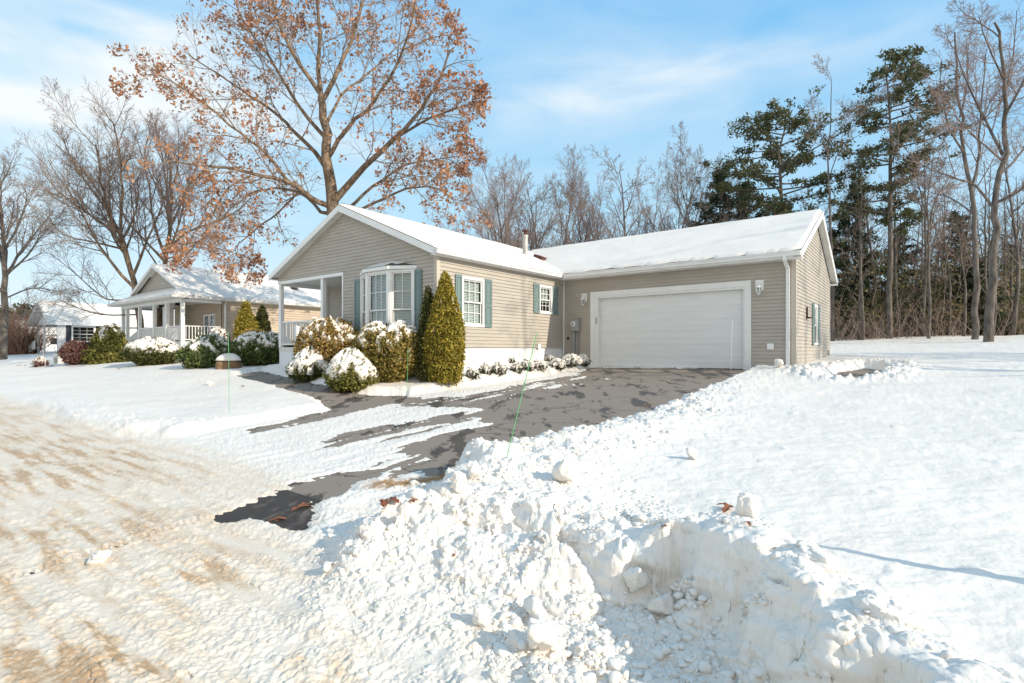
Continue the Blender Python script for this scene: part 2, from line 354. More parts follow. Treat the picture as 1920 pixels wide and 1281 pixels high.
_m = {}
def mat(name, c, rough=.7, c2=None, scale=5, bump=0, bscale=None, spec=.3, island=None, metal=0, stretch=(1, 1, 1), detail=5, lo=.35, hi=.65, sss=0, bdist=.02, transl=0, coat=0):
    """procedural principled material: colour c mixed towards c2 by noise, bump, optional per-leaf colour list"""
    if name in _m: return _m[name]
    m = bpy.data.materials.new(name); m.use_nodes = True; t = m.node_tree; b = t.nodes['Principled BSDF']; _m[name] = m
    b.inputs['Base Color'].default_value = (*c, 1); b.inputs['Roughness'].default_value = rough
    b.inputs['Specular IOR Level'].default_value = spec; b.inputs['Metallic'].default_value = metal
    if coat: b.inputs['Coat Weight'].default_value = coat
    if sss:
        b.inputs['Subsurface Weight'].default_value = sss; b.inputs['Subsurface Radius'].default_value = (.03, .035, .04)
        b.inputs['Subsurface Scale'].default_value = 1
    tcn = t.nodes.new('ShaderNodeTexCoord'); mpn = t.nodes.new('ShaderNodeMapping'); t.links.new(tcn.outputs['Object'], mpn.inputs[0])
    mpn.inputs['Scale'].default_value = stretch; src = None
    if island:
        g = t.nodes.new('ShaderNodeNewGeometry'); r = t.nodes.new('ShaderNodeValToRGB'); t.links.new(g.outputs['Random Per Island'], r.inputs[0])
        while len(r.color_ramp.elements) < len(island): r.color_ramp.elements.new(.5)
        for i, cc in enumerate(island):
            r.color_ramp.elements[i].position = i/(len(island)-1); r.color_ramp.elements[i].color = (*cc, 1)
        src = r.outputs[0]
    if c2:
        n = t.nodes.new('ShaderNodeTexNoise'); n.inputs['Scale'].default_value = scale; n.inputs['Detail'].default_value = detail
        t.links.new(mpn.outputs[0], n.inputs['Vector'])
        r = t.nodes.new('ShaderNodeMapRange'); t.links.new(n.outputs['Fac'], r.inputs[0]); r.inputs[1].default_value = lo; r.inputs[2].default_value = hi
        x = t.nodes.new('ShaderNodeMix'); x.data_type = 'RGBA'; t.links.new(r.outputs[0], x.inputs['Factor'])
        if src: t.links.new(src, x.inputs['A'])
        else: x.inputs['A'].default_value = (*c, 1)
        x.inputs['B'].default_value = (*c2, 1); src = x.outputs['Result']
    if src: t.links.new(src, b.inputs['Base Color'])
    if bump:
        n = t.nodes.new('ShaderNodeTexNoise'); n.inputs['Scale'].default_value = bscale or scale*3; n.inputs['Detail'].default_value = 6
        t.links.new(mpn.outputs[0], n.inputs['Vector'])
        bp = t.nodes.new('ShaderNodeBump'); bp.inputs['Strength'].default_value = bump; bp.inputs['Distance'].default_value = bdist
        t.links.new(n.outputs['Fac'], bp.inputs['Height']); t.links.new(bp.outputs[0], b.inputs['Normal'])
    if transl:
        tr = t.nodes.new('ShaderNodeBsdfTranslucent'); mx = t.nodes.new('ShaderNodeMixShader'); mx.inputs[0].default_value = transl
        if src: t.links.new(src, tr.inputs[0])
        else: tr.inputs[0].default_value = (*c, 1)
        o = t.nodes['Material Output']; t.links.new(b.outputs[0], mx.inputs[1]); t.links.new(tr.outputs[0], mx.inputs[2]); t.links.new(mx.outputs[0], o.inputs[0])
    return m

# colours
M_WHITE = mat('white_trim', (.80, .80, .785), .45, c2=(.75, .745, .725), scale=3, bump=.05, bscale=20)
M_TRIM2 = mat('soffit_white', (.66, .65, .61), .5, c2=(.58, .57, .53), scale=2)
M_SID = mat('siding_vinyl', (.445, .405, .35), .55, c2=(.40, .362, .31), scale=1.2, stretch=(1, 1, 4), bump=.12, bscale=60, bdist=.004)
M_SID2 = mat('siding_tan', (.50, .41, .31), .6, c2=(.44, .36, .28), scale=1.2, stretch=(1, 1, 4))
M_SIDW = mat('siding_white', (.72, .71, .70), .6, c2=(.66, .65, .66), scale=1, stretch=(1, 1, 4))
M_CORNER = mat('corner_board', (.50, .45, .38), .5)
M_TEAL = mat('shutter_teal', (.145, .205, .205), .42, c2=(.175, .24, .235), scale=2, bump=.1, bscale=30, stretch=(1, 1, .2))
M_NAVY = mat('shutter_dark', (.035, .04, .055), .5)
M_SHING = mat('shingle', (.07, .06, .055), .9, c2=(.12, .10, .09), scale=20, bump=.3)
M_GLASS = mat('window_glass', (.05, .06, .07), .03, spec=.9)
M_DARK = mat('dark_room', (.02, .02, .022), .9)
M_BLIND = mat('blind_slat', (.8, .79, .75), .6)
M_CURT = mat('curtain', (.62, .63, .65), .8, c2=(.4, .42, .46), scale=6, stretch=(3, 3, .6))
M_DOOR = mat('garage_door_paint', (.78, .785, .775), .5, c2=(.74, .745, .735), scale=1.5, bump=.22, bscale=14, stretch=(1, 1, 5), bdist=.006)
M_METER = mat('grey_enamel', (.33, .33, .32), .45, c2=(.28, .28, .27), scale=4)
M_PVC = mat('conduit_grey', (.30, .30, .30), .5)
M_GALV = mat('galvanised', (.50, .49, .46), .45, c2=(.38, .36, .33), scale=6, metal=.4, bump=.1)
M_RUST = mat('rusty_iron', (.06, .025, .018), .8, c2=(.14, .05, .03), scale=12, bump=.3)
M_SKIRT = mat('skirting_white', (.72, .73, .74), .6)
M_BRICK = mat('foundation_block', (.44, .36, .28), .9, c2=(.30, .24, .19), scale=7, bump=.4)
M_STAKE = mat('stake_green', (.12, .42, .16), .5)
M_STAKEW = mat('stake_white', (.7, .72, .7), .5)
def glass_mat():
    m = bpy.data.materials.new('clear_pane'); m.use_nodes = True; t = m.node_tree; o = t.nodes['Material Output']
    g = t.nodes.new('ShaderNodeBsdfGlossy'); g.inputs['Roughness'].default_value = .02
    tr = t.nodes.new('ShaderNodeBsdfTransparent'); tr.inputs[0].default_value = (.86, .9, .9, 1)
    fr = t.nodes.new('ShaderNodeLayerWeight'); pw = t.nodes.new('ShaderNodeMath'); pw.operation = 'POWER'; pw.inputs[1].default_value = 4; t.links.new(fr.outputs['Facing'], pw.inputs[0])
    ad = t.nodes.new('ShaderNodeMath'); ad.operation = 'MULTIPLY_ADD'; ad.inputs[1].default_value = .6; ad.inputs[2].default_value = .05; t.links.new(pw.outputs[0], ad.inputs[0])
    mx = t.nodes.new('ShaderNodeMixShader'); t.links.new(ad.outputs[0], mx.inputs[0]); t.links.new(tr.outputs[0], mx.inputs[1]); t.links.new(g.outputs[0], mx.inputs[2])
    t.links.new(mx.outputs[0], o.inputs[0]); return m
M_PANE = glass_mat()
# snow
def snow_mat(name, sandy=False, sss=.25, tone=1.0):
    m = mat(name, (.775*tone, .728*tone, .668*tone), .55, spec=.25, c2=(.82*tone, .773*tone, .712*tone), scale=1.3, bump=.5, bscale=38, bdist=.008, sss=sss)
    if sandy:
        t = m.node_tree; b = t.nodes['Principled BSDF']; src = b.inputs['Base Color'].links[0].from_socket
        at = t.nodes.new('ShaderNodeAttribute'); at.attribute_name = 'sand'
        n = t.nodes.new('ShaderNodeTexNoise'); n.inputs['Scale'].default_value = 34; n.inputs['Detail'].default_value = 8
        n.inputs['Roughness'].default_value = .75
        tcn = [q for q in t.nodes if q.type == 'TEX_COORD'][0]; t.links.new(tcn.outputs['Object'], n.inputs['Vector'])
        a = t.nodes.new('ShaderNodeMapRange'); a.inputs[1].default_value = .32; a.inputs[2].default_value = .68; a.inputs[3].default_value = .5; a.inputs[4].default_value = 1.4
        t.links.new(n.outputs['Fac'], a.inputs[0])
        mu = t.nodes.new('ShaderNodeMath'); mu.operation = 'MULTIPLY'; mu.use_clamp = True; t.links.new(at.outputs['Fac'], mu.inputs[0]); t.links.new(a.outputs[0], mu.inputs[1])
        r = t.nodes.new('ShaderNodeValToRGB'); e = r.color_ramp.elements
        e[0].position = 0; e[0].color = (1, 1, 1, 1); e[1].position = 1; e[1].color = (.60, .42, .26, 1)
        q = e.new(.30); q.color = (.93, .865, .78, 1); q = e.new(.65); q.color = (.82, .69, .55, 1)
        t.links.new(mu.outputs[0], r.inputs[0])
        x = t.nodes.new('ShaderNodeMix'); x.data_type = 'RGBA'; x.blend_type = 'MULTIPLY'; x.inputs['Factor'].default_value = 1
        t.links.new(src, x.inputs['A']); t.links.new(r.outputs[0], x.inputs['B']); t.links.new(x.outputs['Result'], b.inputs['Base Color'])
    return m
M_SNOWG = snow_mat('snow_ground', True, 0)
M_SNOW = snow_mat('snow_fresh', False, 0)
M_SNOWR = snow_mat('snow_rubble_mat', False, 0)
# asphalt: dry grey with dark wet patches
def asphalt_mat(name, wetlo, wethi, dry=(.22, .183, .152), wet=(.085, .07, .06), agg=1.25, asc=120):
    m = mat(name, dry, .85, c2=(dry[0]*agg, dry[1]*agg, dry[2]*agg), scale=asc, bump=.5, bscale=160, bdist=.004)
    t = m.node_tree; b = t.nodes['Principled BSDF']; src = b.inputs['Base Color'].links[0].from_socket
    tcn = [q for q in t.nodes if q.type == 'TEX_COORD'][0]
    mp2 = t.nodes.new('ShaderNodeMapping'); mp2.inputs['Rotation'].default_value = (0, 0, -HROT); mp2.inputs['Scale'].default_value = (1.6, .55, 1); t.links.new(tcn.outputs['Object'], mp2.inputs[0])
    n = t.nodes.new('ShaderNodeTexNoise'); n.inputs['Scale'].default_value = 1.5; n.inputs['Detail'].default_value = 10; n.inputs['Roughness'].default_value = .62; t.links.new(mp2.outputs[0], n.inputs['Vector'])
    r = t.nodes.new('ShaderNodeMapRange'); t.links.new(n.outputs['Fac'], r.inputs[0]); r.inputs[1].default_value = wetlo; r.inputs[2].default_value = wethi
    x = t.nodes.new('ShaderNodeMix'); x.data_type = 'RGBA'; t.links.new(r.outputs[0], x.inputs['Factor']); t.links.new(src, x.inputs['A']); x.inputs['B'].default_value = (*wet, 1)
    vo = t.nodes.new('ShaderNodeTexVoronoi'); vo.feature = 'DISTANCE_TO_EDGE'; vo.inputs['Scale'].default_value = .55
    nd = t.nodes.new('ShaderNodeTexNoise'); nd.inputs['Scale'].default_value = 1.7; nd.inputs['Detail'].default_value = 6; t.links.new(tcn.outputs['Object'], nd.inputs['Vector'])
    va = t.nodes.new('ShaderNodeVectorMath'); va.operation = 'MULTIPLY_ADD'; va.inputs[1].default_value = (1.1, 1.1, 1.1); t.links.new(nd.outputs['Color'], va.inputs[0]); t.links.new(tcn.outputs['Object'], va.inputs[2]); t.links.new(va.outputs[0], vo.inputs['Vector'])
    ck = t.nodes.new('ShaderNodeMapRange'); ck.inputs[1].default_value = .004; ck.inputs[2].default_value = .009; ck.inputs[3].default_value = .75; ck.inputs[4].default_value = 0; t.links.new(vo.outputs['Distance'], ck.inputs[0])
    x2 = t.nodes.new('ShaderNodeMix'); x2.data_type = 'RGBA'; t.links.new(ck.outputs[0], x2.inputs['Factor']); t.links.new(x.outputs['Result'], x2.inputs['A']); x2.inputs['B'].default_value = (.03, .026, .024, 1); x = x2
    t.links.new(x.outputs['Result'], b.inputs['Base Color'])
    rr = t.nodes.new('ShaderNodeMapRange'); t.links.new(r.outputs[0], rr.inputs[0]); rr.inputs[3].default_value = .85; rr.inputs[4].default_value = .55; t.links.new(rr.outputs[0], b.inputs['Roughness'])
    return m
M_ASPH = asphalt_mat('asphalt_drive', .555, .585)
M_ASPH2 = asphalt_mat('asphalt_road', .38, .5, dry=(.10, .08, .066), wet=(.045, .037, .032), agg=4, asc=70)

# ---------------------------------------------------------------- ground: snow sheet and the paving under it
def polar_ground():
    a1 = np.radians(np.linspace(-47.5, 47.5, 1180))
    a0 = np.radians(np.concatenate([np.linspace(-180, -75, 40)[:-1], np.linspace(-75, -47.5, 40)[:-1]]))
    a2 = np.radians(np.concatenate([np.linspace(47.5, 75, 40)[1:], np.linspace(75, 180, 40)[1:-1]]))
    ang = np.concatenate([a0, a1, a2])
    rr = np.concatenate([np.linspace(.02, 1.4, 14)[:-1], 1/np.linspace(1/1.4, 1/30, 680), np.exp(np.linspace(math.log(30.3), math.log(160), 90)), [220, 300, 420, 700]])
    R_, A_ = np.meshgrid(rr, ang, indexing='ij'); X = (R_*np.sin(A_)).ravel(); Y = (R_*np.cos(A_)).ravel()
    z, sand, rough, t, lawn = ground(X, Y)
    nr, na = len(rr), len(ang)
    i = np.arange(nr-1)[:, None]*na; j = np.arange(na)[None, :]; j2 = (j+1) % na
    F = np.stack([i+j, i+j2, i+na+j2, i+na+j], -1).reshape(-1, 4)
    V = np.stack([X, Y, z], -1)
    # crumble the steep cut faces sideways, so that they break into blocks instead of flutes
    G = V.reshape(nr, na, 3); dr_ = np.gradient(G, axis=0); da_ = np.gradient(G, axis=1); nrm = np.cross(dr_, da_); nrm /= np.linalg.norm(nrm, axis=2, keepdims=True)+1e-12
    nrm *= np.sign(nrm[..., 2:3]); st_ = ss(1-np.abs(nrm[..., 2]), .10, .55)*ss(np.hypot(G[..., 0], G[..., 1]), 4.8, 4.2)
    m = st_ > .01; x, y_, z_ = G[..., 0][m], G[..., 1][m], G[..., 2][m]; sft = x*.8+y_*.6
    d_ = .026*fbm(sft*5.5+z_*2, z_*8+sft, 3, 301)+.028*(lumps(sft*6, z_*7+y_*2, 302, .8)-.2)+.013*(lumps(sft*17+z_*3, z_*17+x*3, 303, .7)-.2)
    off = np.zeros(G.shape); off[m] = nrm[m]*(d_*st_[m])[:, None]; off[..., 2] *= .4
    V = (G+off).reshape(-1, 3)
    o = np_mesh('snow_ground', V, F[:, ::-1], M_SNOWG, smooth=True, attrs={'sand': sand})
    return o
g = polar_ground(); tag(g, kind='structure')
def sheet(name, u0, u1, v0, v1, du, dv, m, drop=0.0):
    us = np.linspace(u0, u1, max(2, int((u1-u0)/du)+1)); vs = np.linspace(v0, v1, max(2, int((v1-v0)/dv)+1))
    Ug, Vg = np.meshgrid(us, vs, indexing='ij'); x, y = to_xy(Ug.ravel(), Vg.ravel()); z = base(Ug.ravel(), Vg.ravel())-drop
    n, k = len(us), len(vs); i = np.arange(n-1)[:, None]*k; j = np.arange(k-1)[None, :]
    F = np.stack([i+j, i+k+j, i+k+j+1, i+j+1], -1).reshape(-1, 4)
    return tag(np_mesh(name, np.stack([x, y, z], -1), F, m, smooth=True), kind='structure')
sheet('road', -80, 80, -21.6, -13.001, 1, 1, M_ASPH2)
sheet('driveway', -.4, 6.9, -13, .45, .2, .2, M_ASPH)
sheet('path', -16, -.4, -10.5, -2.5, .25, .25, M_ASPH)
sheet('side_pad', 7.4, 10.4, -2.2, 3, .2, .2, M_ASPH)
# ---------------------------------------------------------------- building kit
def frontM(x0, v0): return Matrix(((1, 0, 0, x0), (0, -1, 0, v0), (0, 0, 1, 0), (0, 0, 0, 1)))    # wall facing -v
def rightM(u0, v0): return Matrix(((0, 1, 0, u0), (1, 0, 0, v0), (0, 0, 1, 0), (0, 0, 0, 1)))     # wall facing +u
def leftM(u0, v0): return Matrix(((0, -1, 0, u0), (-1, 0, 0, v0), (0, 0, 1, 0), (0, 0, 0, 1)))    # wall facing -u
def backM(x0, v0): return Matrix(((-1, 0, 0, x0), (0, 1, 0, v0), (0, 0, 1, 0), (0, 0, 0, 1)))
def siding(name, M, poly, holes, m, parent, zb, course=.1015, dep=.022):
    """lap siding cut to a convex polygon (x,z) minus rectangles, in wall coordinates"""
    mb = MB(M); n = len(poly); zs = [p[1] for p in poly]; z0, z1 = min(zs), max(zs)
    def span(z):
        z = min(max(z, z0+1e-5), z1-1e-5); xs = []
        for i in range(n):
            (ax, az), (bx, bz) = poly[i], poly[(i+1) % n]
            if (az <= z) != (bz <= z): xs.append(ax+(z-az)/(bz-az)*(bx-ax))
        return (min(xs), max(xs)) if xs else None
    cuts = sorted(set([z0, z1]+[p[1] for p in poly]+[h[k] for h in holes for k in (2, 3)]+[zb+i*course for i in range(-60, 90)]))
    cuts = [c for c in cuts if z0-1e-6 <= c <= z1+1e-6]
    def off(z, up):
        f = ((z-zb)/course) % 1.0
        if up and f < 1e-4: f = 1
        if not up and f > 1-1e-4: f = 0
        return .004+dep*(1-f)
    for a, b in zip(cuts[:-1], cuts[1:]):
        if b-a < 1e-5: continue
        sa, sb = span(a+1e-6), span(b-1e-6)
        if not sa or not sb: continue
        mid = (a+b)/2
        hs = sorted([(h[0], h[1]) for h in holes if h[2] < mid < h[3]])
        segs = []; cur = (sa[0], sb[0])
        for h in hs:
            segs.append((cur, (h[0], h[0]))); cur = (h[1], h[1])
        segs.append((cur, (sa[1], sb[1])))
        for (la, lb), (ra, rb) in segs:
            if ra-la < .002 and rb-lb < .002: continue
            ya, yb = off(a, False), off(b, True)
            mb.add([(la, ya, a), (ra, ya, a), (rb, yb, b), (lb, yb, b)], [(0, 1, 2, 3)])
            f = ((a-zb)/course) % 1.0
            if f < 1e-4 or f > 1-1e-4: mb.add([(la, 0, a), (ra, 0, a), (ra, ya, a), (la, ya, a)], [(0, 1, 2, 3)])
    o = mb.build(name, m, parent)
    # the vinyl's butt joints: short raised overlaps
    return o
def window(M, x0, x1, z0, z1, parent, cols=2, rows=2, blind=True, deep=.35, curtain=False, case=.07, name='window', lowgrid=True, lowblind=True):
    """double-hung window; x0..z1 is the casing outline"""
    f = MB(M); c = case
    f.box(x0, x1, -.02, .035, z1-c, z1).box(x0, x1, -.02, .045, z0, z0+c).box(x0, x0+c, -.02, .033, z0+c, z1-c).box(x1-c, x1, -.02, .033, z0+c, z1-c)
    w_ = f.build(name, M_WHITE, parent, bevel=.004)
    a0, a1, b0, b1 = x0+c, x1-c, z0+c, z1-c; zm = (b0+b1)/2; s = .035
    for (zz0, zz1, y) in ((zm-.02, b1, -.012), (b0, zm+.02, -.038)):
        f = MB(M); f.box(a0, a1, y-.025, y, zz1-s, zz1).box(a0, a1, y-.025, y, zz0, zz0+s).box(a0, a0+s, y-.025, y, zz0+s, zz1-s).box(a1-s, a1, y-.025, y, zz0+s, zz1-s)
        f.build('sash', M_WHITE, w_)
        if y > -.02 or lowgrid:
            f = MB(M)
            for i in range(1, cols):
                x = a0+s+(a1-a0-2*s)*i/cols; f.box(x-.008, x+.008, y-.020, y-.006, zz0+s, zz1-s)
            for i in range(1, rows):
                z = zz0+s+(zz1-zz0-2*s)*i/rows; f.box(a0+s, a1-s, y-.019, y-.007, z-.008, z+.008)
            f.build('muntin', M_WHITE, w_)
        MB(M).box(a0+s, a1-s, y-.014, y-.011, zz0+s, zz1-s).build('pane', M_PANE, w_)
    if blind:
        f = MB(M); z = b1-.03
        zend = b0+.01 if lowblind else zm-.1
        while z > zend:
            f.add([(a0+.015, -.075, z), (a1-.05, -.075, z), (a1-.05, -.095, z+.036), (a0+.015, -.095, z+.036)], [(0, 1, 2, 3)]); z -= .042
        f.build('blind', M_BLIND, w_)
    if curtain:
        f = MB(M); n = 24; mid = (a0+a1)/2
        for sgn, xa, xb in ((1, a0, mid-.02), (-1, mid+.02, a1)):
            vs = []; top = zm+.0
            for i in range(n+1):
                t = i/n; x = xa+(xb-xa)*t; zz = top+(.28*(b1-top))*(1-abs(2*t-1))*0+ (b1-top)*.35*(t if sgn > 0 else 1-t)**2
                vs += [(x, -.09+.012*math.sin(i*1.9), b1), (x, -.09+.012*math.sin(i*1.9), zz)]
            f.add(vs, [(2*i, 2*i+1, 2*i+3, 2*i+2) for i in range(n)])
        f.build('curtain', M_CURT, w_)
    f = MB(M); f.add([(a0, -.04, b0), (a1, -.04, b0), (a1, -.04, b1), (a0, -.04, b1), (a0, -deep, b0), (a1, -deep, b0), (a1, -deep, b1), (a0, -deep, b1)], [(4, 5, 6, 7), (0, 1, 5, 4), (1, 2, 6, 5), (2, 3, 7, 6), (3, 0, 4, 7)])
    f.build('window_recess', M_DARK, w_)
    return w_
def shutter(M, x0, x1, z0, z1, parent, m=None, y=.02):
    m = m or M_TEAL; f = MB(M); s = .05 if x1-x0 > .25 else .035; zm = z0+(z1-z0)*.45
    f.box(x0, x0+s, y, y+.035, z0, z1).box(x1-s, x1, y, y+.035, z0, z1)
    for a, b in ((z0, z0+.08), (zm-.04, zm+.04), (z1-.08, z1)): f.box(x0+s, x1-s, y, y+.033, a, b)
    f.box(x0+s, x1-s, y, y+.018, z0+.01, z1-.01)
    for a, b in ((z0+.12, zm-.08), (zm+.08, z1-.12)): f.box(x0+s+.02, x1-s-.02, y+.017, y+.026, a, b)
    return f.build('shutter', m, parent, bevel=.003)
def roof_slab(name, quad, th, m, parent, over=0):
    """quad of 4 points (top surface) -> slab th thick downwards"""
    q = [Vector(p) for p in quad]
    return MB().hexa(q, [p-Vector((0, 0, th)) for p in q]).build(name, m, parent)
def snow_slab(quad, th, parent, nu, nv, inset=.05, seed=0, name='roof_snow', up=.004, bare=()):
    """thin snow blanket over a roof plane: quad = eave-left, eave-right, ridge-right, ridge-left (local coords)"""
    P0, P1, P2, P3 = [np.array(p, float) for p in quad]
    s = np.linspace(0, 1, nu); t = np.linspace(0, 1, nv); S, T = np.meshgrid(s, t, indexing='ij')
    wd = np.linalg.norm(P1-P0); hd = np.linalg.norm(P3-P0)
    du = S*wd; dv = T*hd
    edge = np.minimum(np.minimum(du, wd-du)/.06, np.clip((dv+.0)/.06, 0, 9)); edge = np.clip(edge, 0, 1)
    n_ = fbm(du*.6+seed*7, dv*.8, 4, seed+200); nf = fbm(du*5+seed, dv*5, 3, seed+210)
    h = th*(.8+.22*n_+.04*nf)*np.sqrt(edge)
    # eave edge nibbled back
    nib = ss(dv-.05-.09*fbm(du*2.2+seed, dv*0+1.5, 5, seed+220), 0, .04)
    h = h*nib - .02*(1-nib)
    for (bs, bt, br, bq) in bare:
        q = np.hypot((du-bs*wd)/br, (dv-bt*hd)/bq); h = np.where(q < 1+.3*nf, -.02, h)
    P = (P0[None, None]*((1-S)*(1-T))[..., None]+P1*((S)*(1-T))[..., None]+P2*(S*T)[..., None]+P3*((1-S)*T)[..., None])
    P[..., 2] += up+h
    i = np.arange(nu-1)[:, None]*nv; j = np.arange(nv-1)[None, :]
    F = np.stack([i+j, i+nv+j, i+nv+j+1, i+j+1], -1).reshape(-1, 4)
    return np_mesh(name, P.reshape(-1, 3), F, M_SNOW, parent, smooth=True)
def rail_panel(M, x0, x1, z0, z1, parent, name='railing', zs=0.0, step=.125, m=None):
    """balustrade along x; zs = rise of the right end relative to the left"""
    f = MB(M); L_ = x1-x0
    for (a, b, hw) in ((z1-.05, z1, .035), (z0, z0+.05, .025)):
        f.hexa([(x0, -hw, a), (x1, -hw, a+zs), (x1, hw, a+zs), (x0, hw, a)], [(x0, -hw, b), (x1, -hw, b+zs), (x1, hw, b+zs), (x0, hw, b)])
    n = max(1, int(L_/step))
    for i in range(n):
        x = x0+L_*(i+.5)/n; dz = zs*(i+.5)/n; f.box(x-.017, x+.017, -.017, .017, z0+.05+dz, z1-.05+dz)
    return f.build(name, m or M_WHITE, parent)

# ================================================================ the main house
z = lambda c: c+.6                       # heights relative to the eye -> local (root stands at world z = 1.0)
H1 = empty('house', (IX, IY, 1.0), HROT, label='tan one-storey house with white two-car garage door and snowy roof', cat='house')
# --- walls
WL, SB, EV = 7.92, z(.04), z(2.47)
RG = z(4.10)                              # underside at the main ridge
# front gable, split so that the porch opening stays free: right wall part and gable above
bay0, bay1, bz0, bz1 = -3.17, -.83, z(-.05), z(2.2)
fM = frontM(0, -6.21)
siding('front_wall', fM, [(-4.08, SB), (0, SB), (0, z(2.36)), (-4.08, z(2.36))], [(bay0, bay1, bz0, bz1)], M_SID, H1, SB)
gp_ = [(-WL, z(2.36)), (0, z(2.36)), (0, z(2.53)), (-3.96, z(4.22)), (-WL, z(2.53))]
siding('front_gable', fM, gp_, [], M_SID, H1, SB)
siding('right_wall', rightM(0, -6.21), [(0, SB), (6.21, SB), (6.21, z(2.6)), (0, z(2.6))], [(.93, 1.87, z(.62), z(2.0)), (4.66, 5.44, z(1.17), z(2.12))], M_SID, H1, SB)
MB().box(-WL, -.03, -4.25, 9, z(-.9), z(.06)).box(-4.08, -.03, -6.18, -4.25, z(-.9), z(.06)).build('skirting', M_SKIRT, H1)
f = MB()
for k in range(26): f.box(-.03, -.022, -6.18+k*.24, -6.172+k*.24, z(-.9), z(.0))
f.build('skirting_seam', M_TRIM2, H1)
siding('porch_back_wall', frontM(0, -4.28), [(-WL, SB), (-4.08, SB), (-4.08, z(2.36)), (-WL, z(2.36))], [(-6.9, -5.85, z(.5), z(1.9)), (-5.72, -4.75, z(.5), z(1.72))], M_SID, H1, SB)
siding('porch_side_wall', leftM(-4.08, -4.28), [(0, SB), (1.93, SB), (1.93, z(2.36)), (0, z(2.36))], [], M_SID, H1, SB)
siding('left_wall', leftM(-WL, 9), [(0, SB), (13.28, SB), (13.28, z(2.6)), (0, z(2.6))], [], M_SID, H1, SB)
siding('back_wall', backM(0, 9), [(0, SB), (WL, SB), (WL, z(2.5)), (WL/2, z(4.2)), (0, z(2.5))], [], M_SID, H1, SB)
# inner box that stops light leaking between the walls
MB().box(-WL+.05, -.42, -3.9, 8.9, z(-.5), z(2.3)).build('inner_wall', M_DARK, H1)
# garage walls
GF = z(-.62)
siding('garage_front_wall', frontM(0, 0), [(0, GF), (7.32, GF), (7.32, z(2.6)), (0, z(2.6))], [(1.12, 6.16, GF-.1, z(1.89))], M_SID, H1, SB)
gg = [(0, z(-.50)), (6.9, z(-.50)), (6.9, z(2.55)), (3.45, z(4.12)), (0, z(2.55))]
siding('garage_gable_wall', rightM(7.32, 0), gg, [(3.0, 3.8, z(.12), z(1.40))], M_SID, H1, SB)
MB().box(6.9, 7.30, .02, 6.88, z(-1.0), z(-.49)).build('foundation', M_BRICK, H1)
siding('garage_back_wall', backM(7.32, 6.9), [(0, z(-.5)), (7.32, z(-.5)), (7.32, z(2.55)), (0, z(2.55))], [], M_SID, H1, SB)
MB().box(.2, 7.0, .45, 6.7, z(-.5), z(2.4)).build('inner_wall', M_DARK, H1)
# corner boards
MB().box(-.09, .0, -6.235, -6.21, SB, z(2.55)).box(0, .025, -6.235, -6.12, SB, z(2.5)).build('corner_board', M_CORNER, H1)
MB().box(7.23, 7.32, -.025, 0, GF, z(2.55)).box(7.32, 7.345, -.025, .07, GF, z(2.55)).build('corner_board', M_CORNER, H1)
MB().box(7.32, 7.345, 6.83, 6.91, z(-.5), z(2.6)).build('corner_board', M_CORNER, H1); MB().box(-WL, -WL+.09, -6.235, -6.21, z(2.36), z(2.5)).build('corner_board', M_CORNER, H1)
MB().box(0, .05, -.07, -.02, z(-.9), z(2.5)).build('corner_trim', M_WHITE, H1)
# garage door
f = MB(frontM(0, 0)); f.box(1.08, 1.25, -.02, .03, GF-.02, z(1.93)).box(6.04, 6.21, -.02, .03, GF-.02, z(1.93)).box(1.25, 6.04, -.02, .03, z(1.76), z(1.93))
f.box(1.25, 1.37, -.25, .012, GF-.02, z(1.76)).box(6.00, 6.04, -.25, .012, GF-.02, z(1.76)).box(1.37, 6.00, -.25, .01, z(1.70), z(1.76))
f.build('door_casing', M_WHITE, H1, bevel=.004)
f = MB(frontM(0, 0)); d0, d1 = z(-.585), z(1.70); nh = 4
for i in range(nh):
    a = d0+(d1-d0)*i/nh; b = d0+(d1-d0)*(i+1)/nh
    f.box(1.37, 6.0, -.20, -.16, a+.004, b-.004)
    f.box(1.37, 6.0, -.19, -.168, b-.006, b+.006)
    for k in (1, 2):
        zz = a+(b-a)*k/3.0; f.box(1.45, 5.92, -.165, -.154, zz-.05, zz+.05)
gd = f.build('garage_door', M_DOOR, H1, bevel=.004)
MB(frontM(0, 0)).box(1.37, 6.0, -.21, -.165, d0-.035, d0+.004).build('door_seal', M_DARK, gd)
MB(frontM(0, 0)).box(1.285, 1.325, .012, .03, z(.84), z(1.06)).build('keypad', M_PVC, H1, bevel=.004)
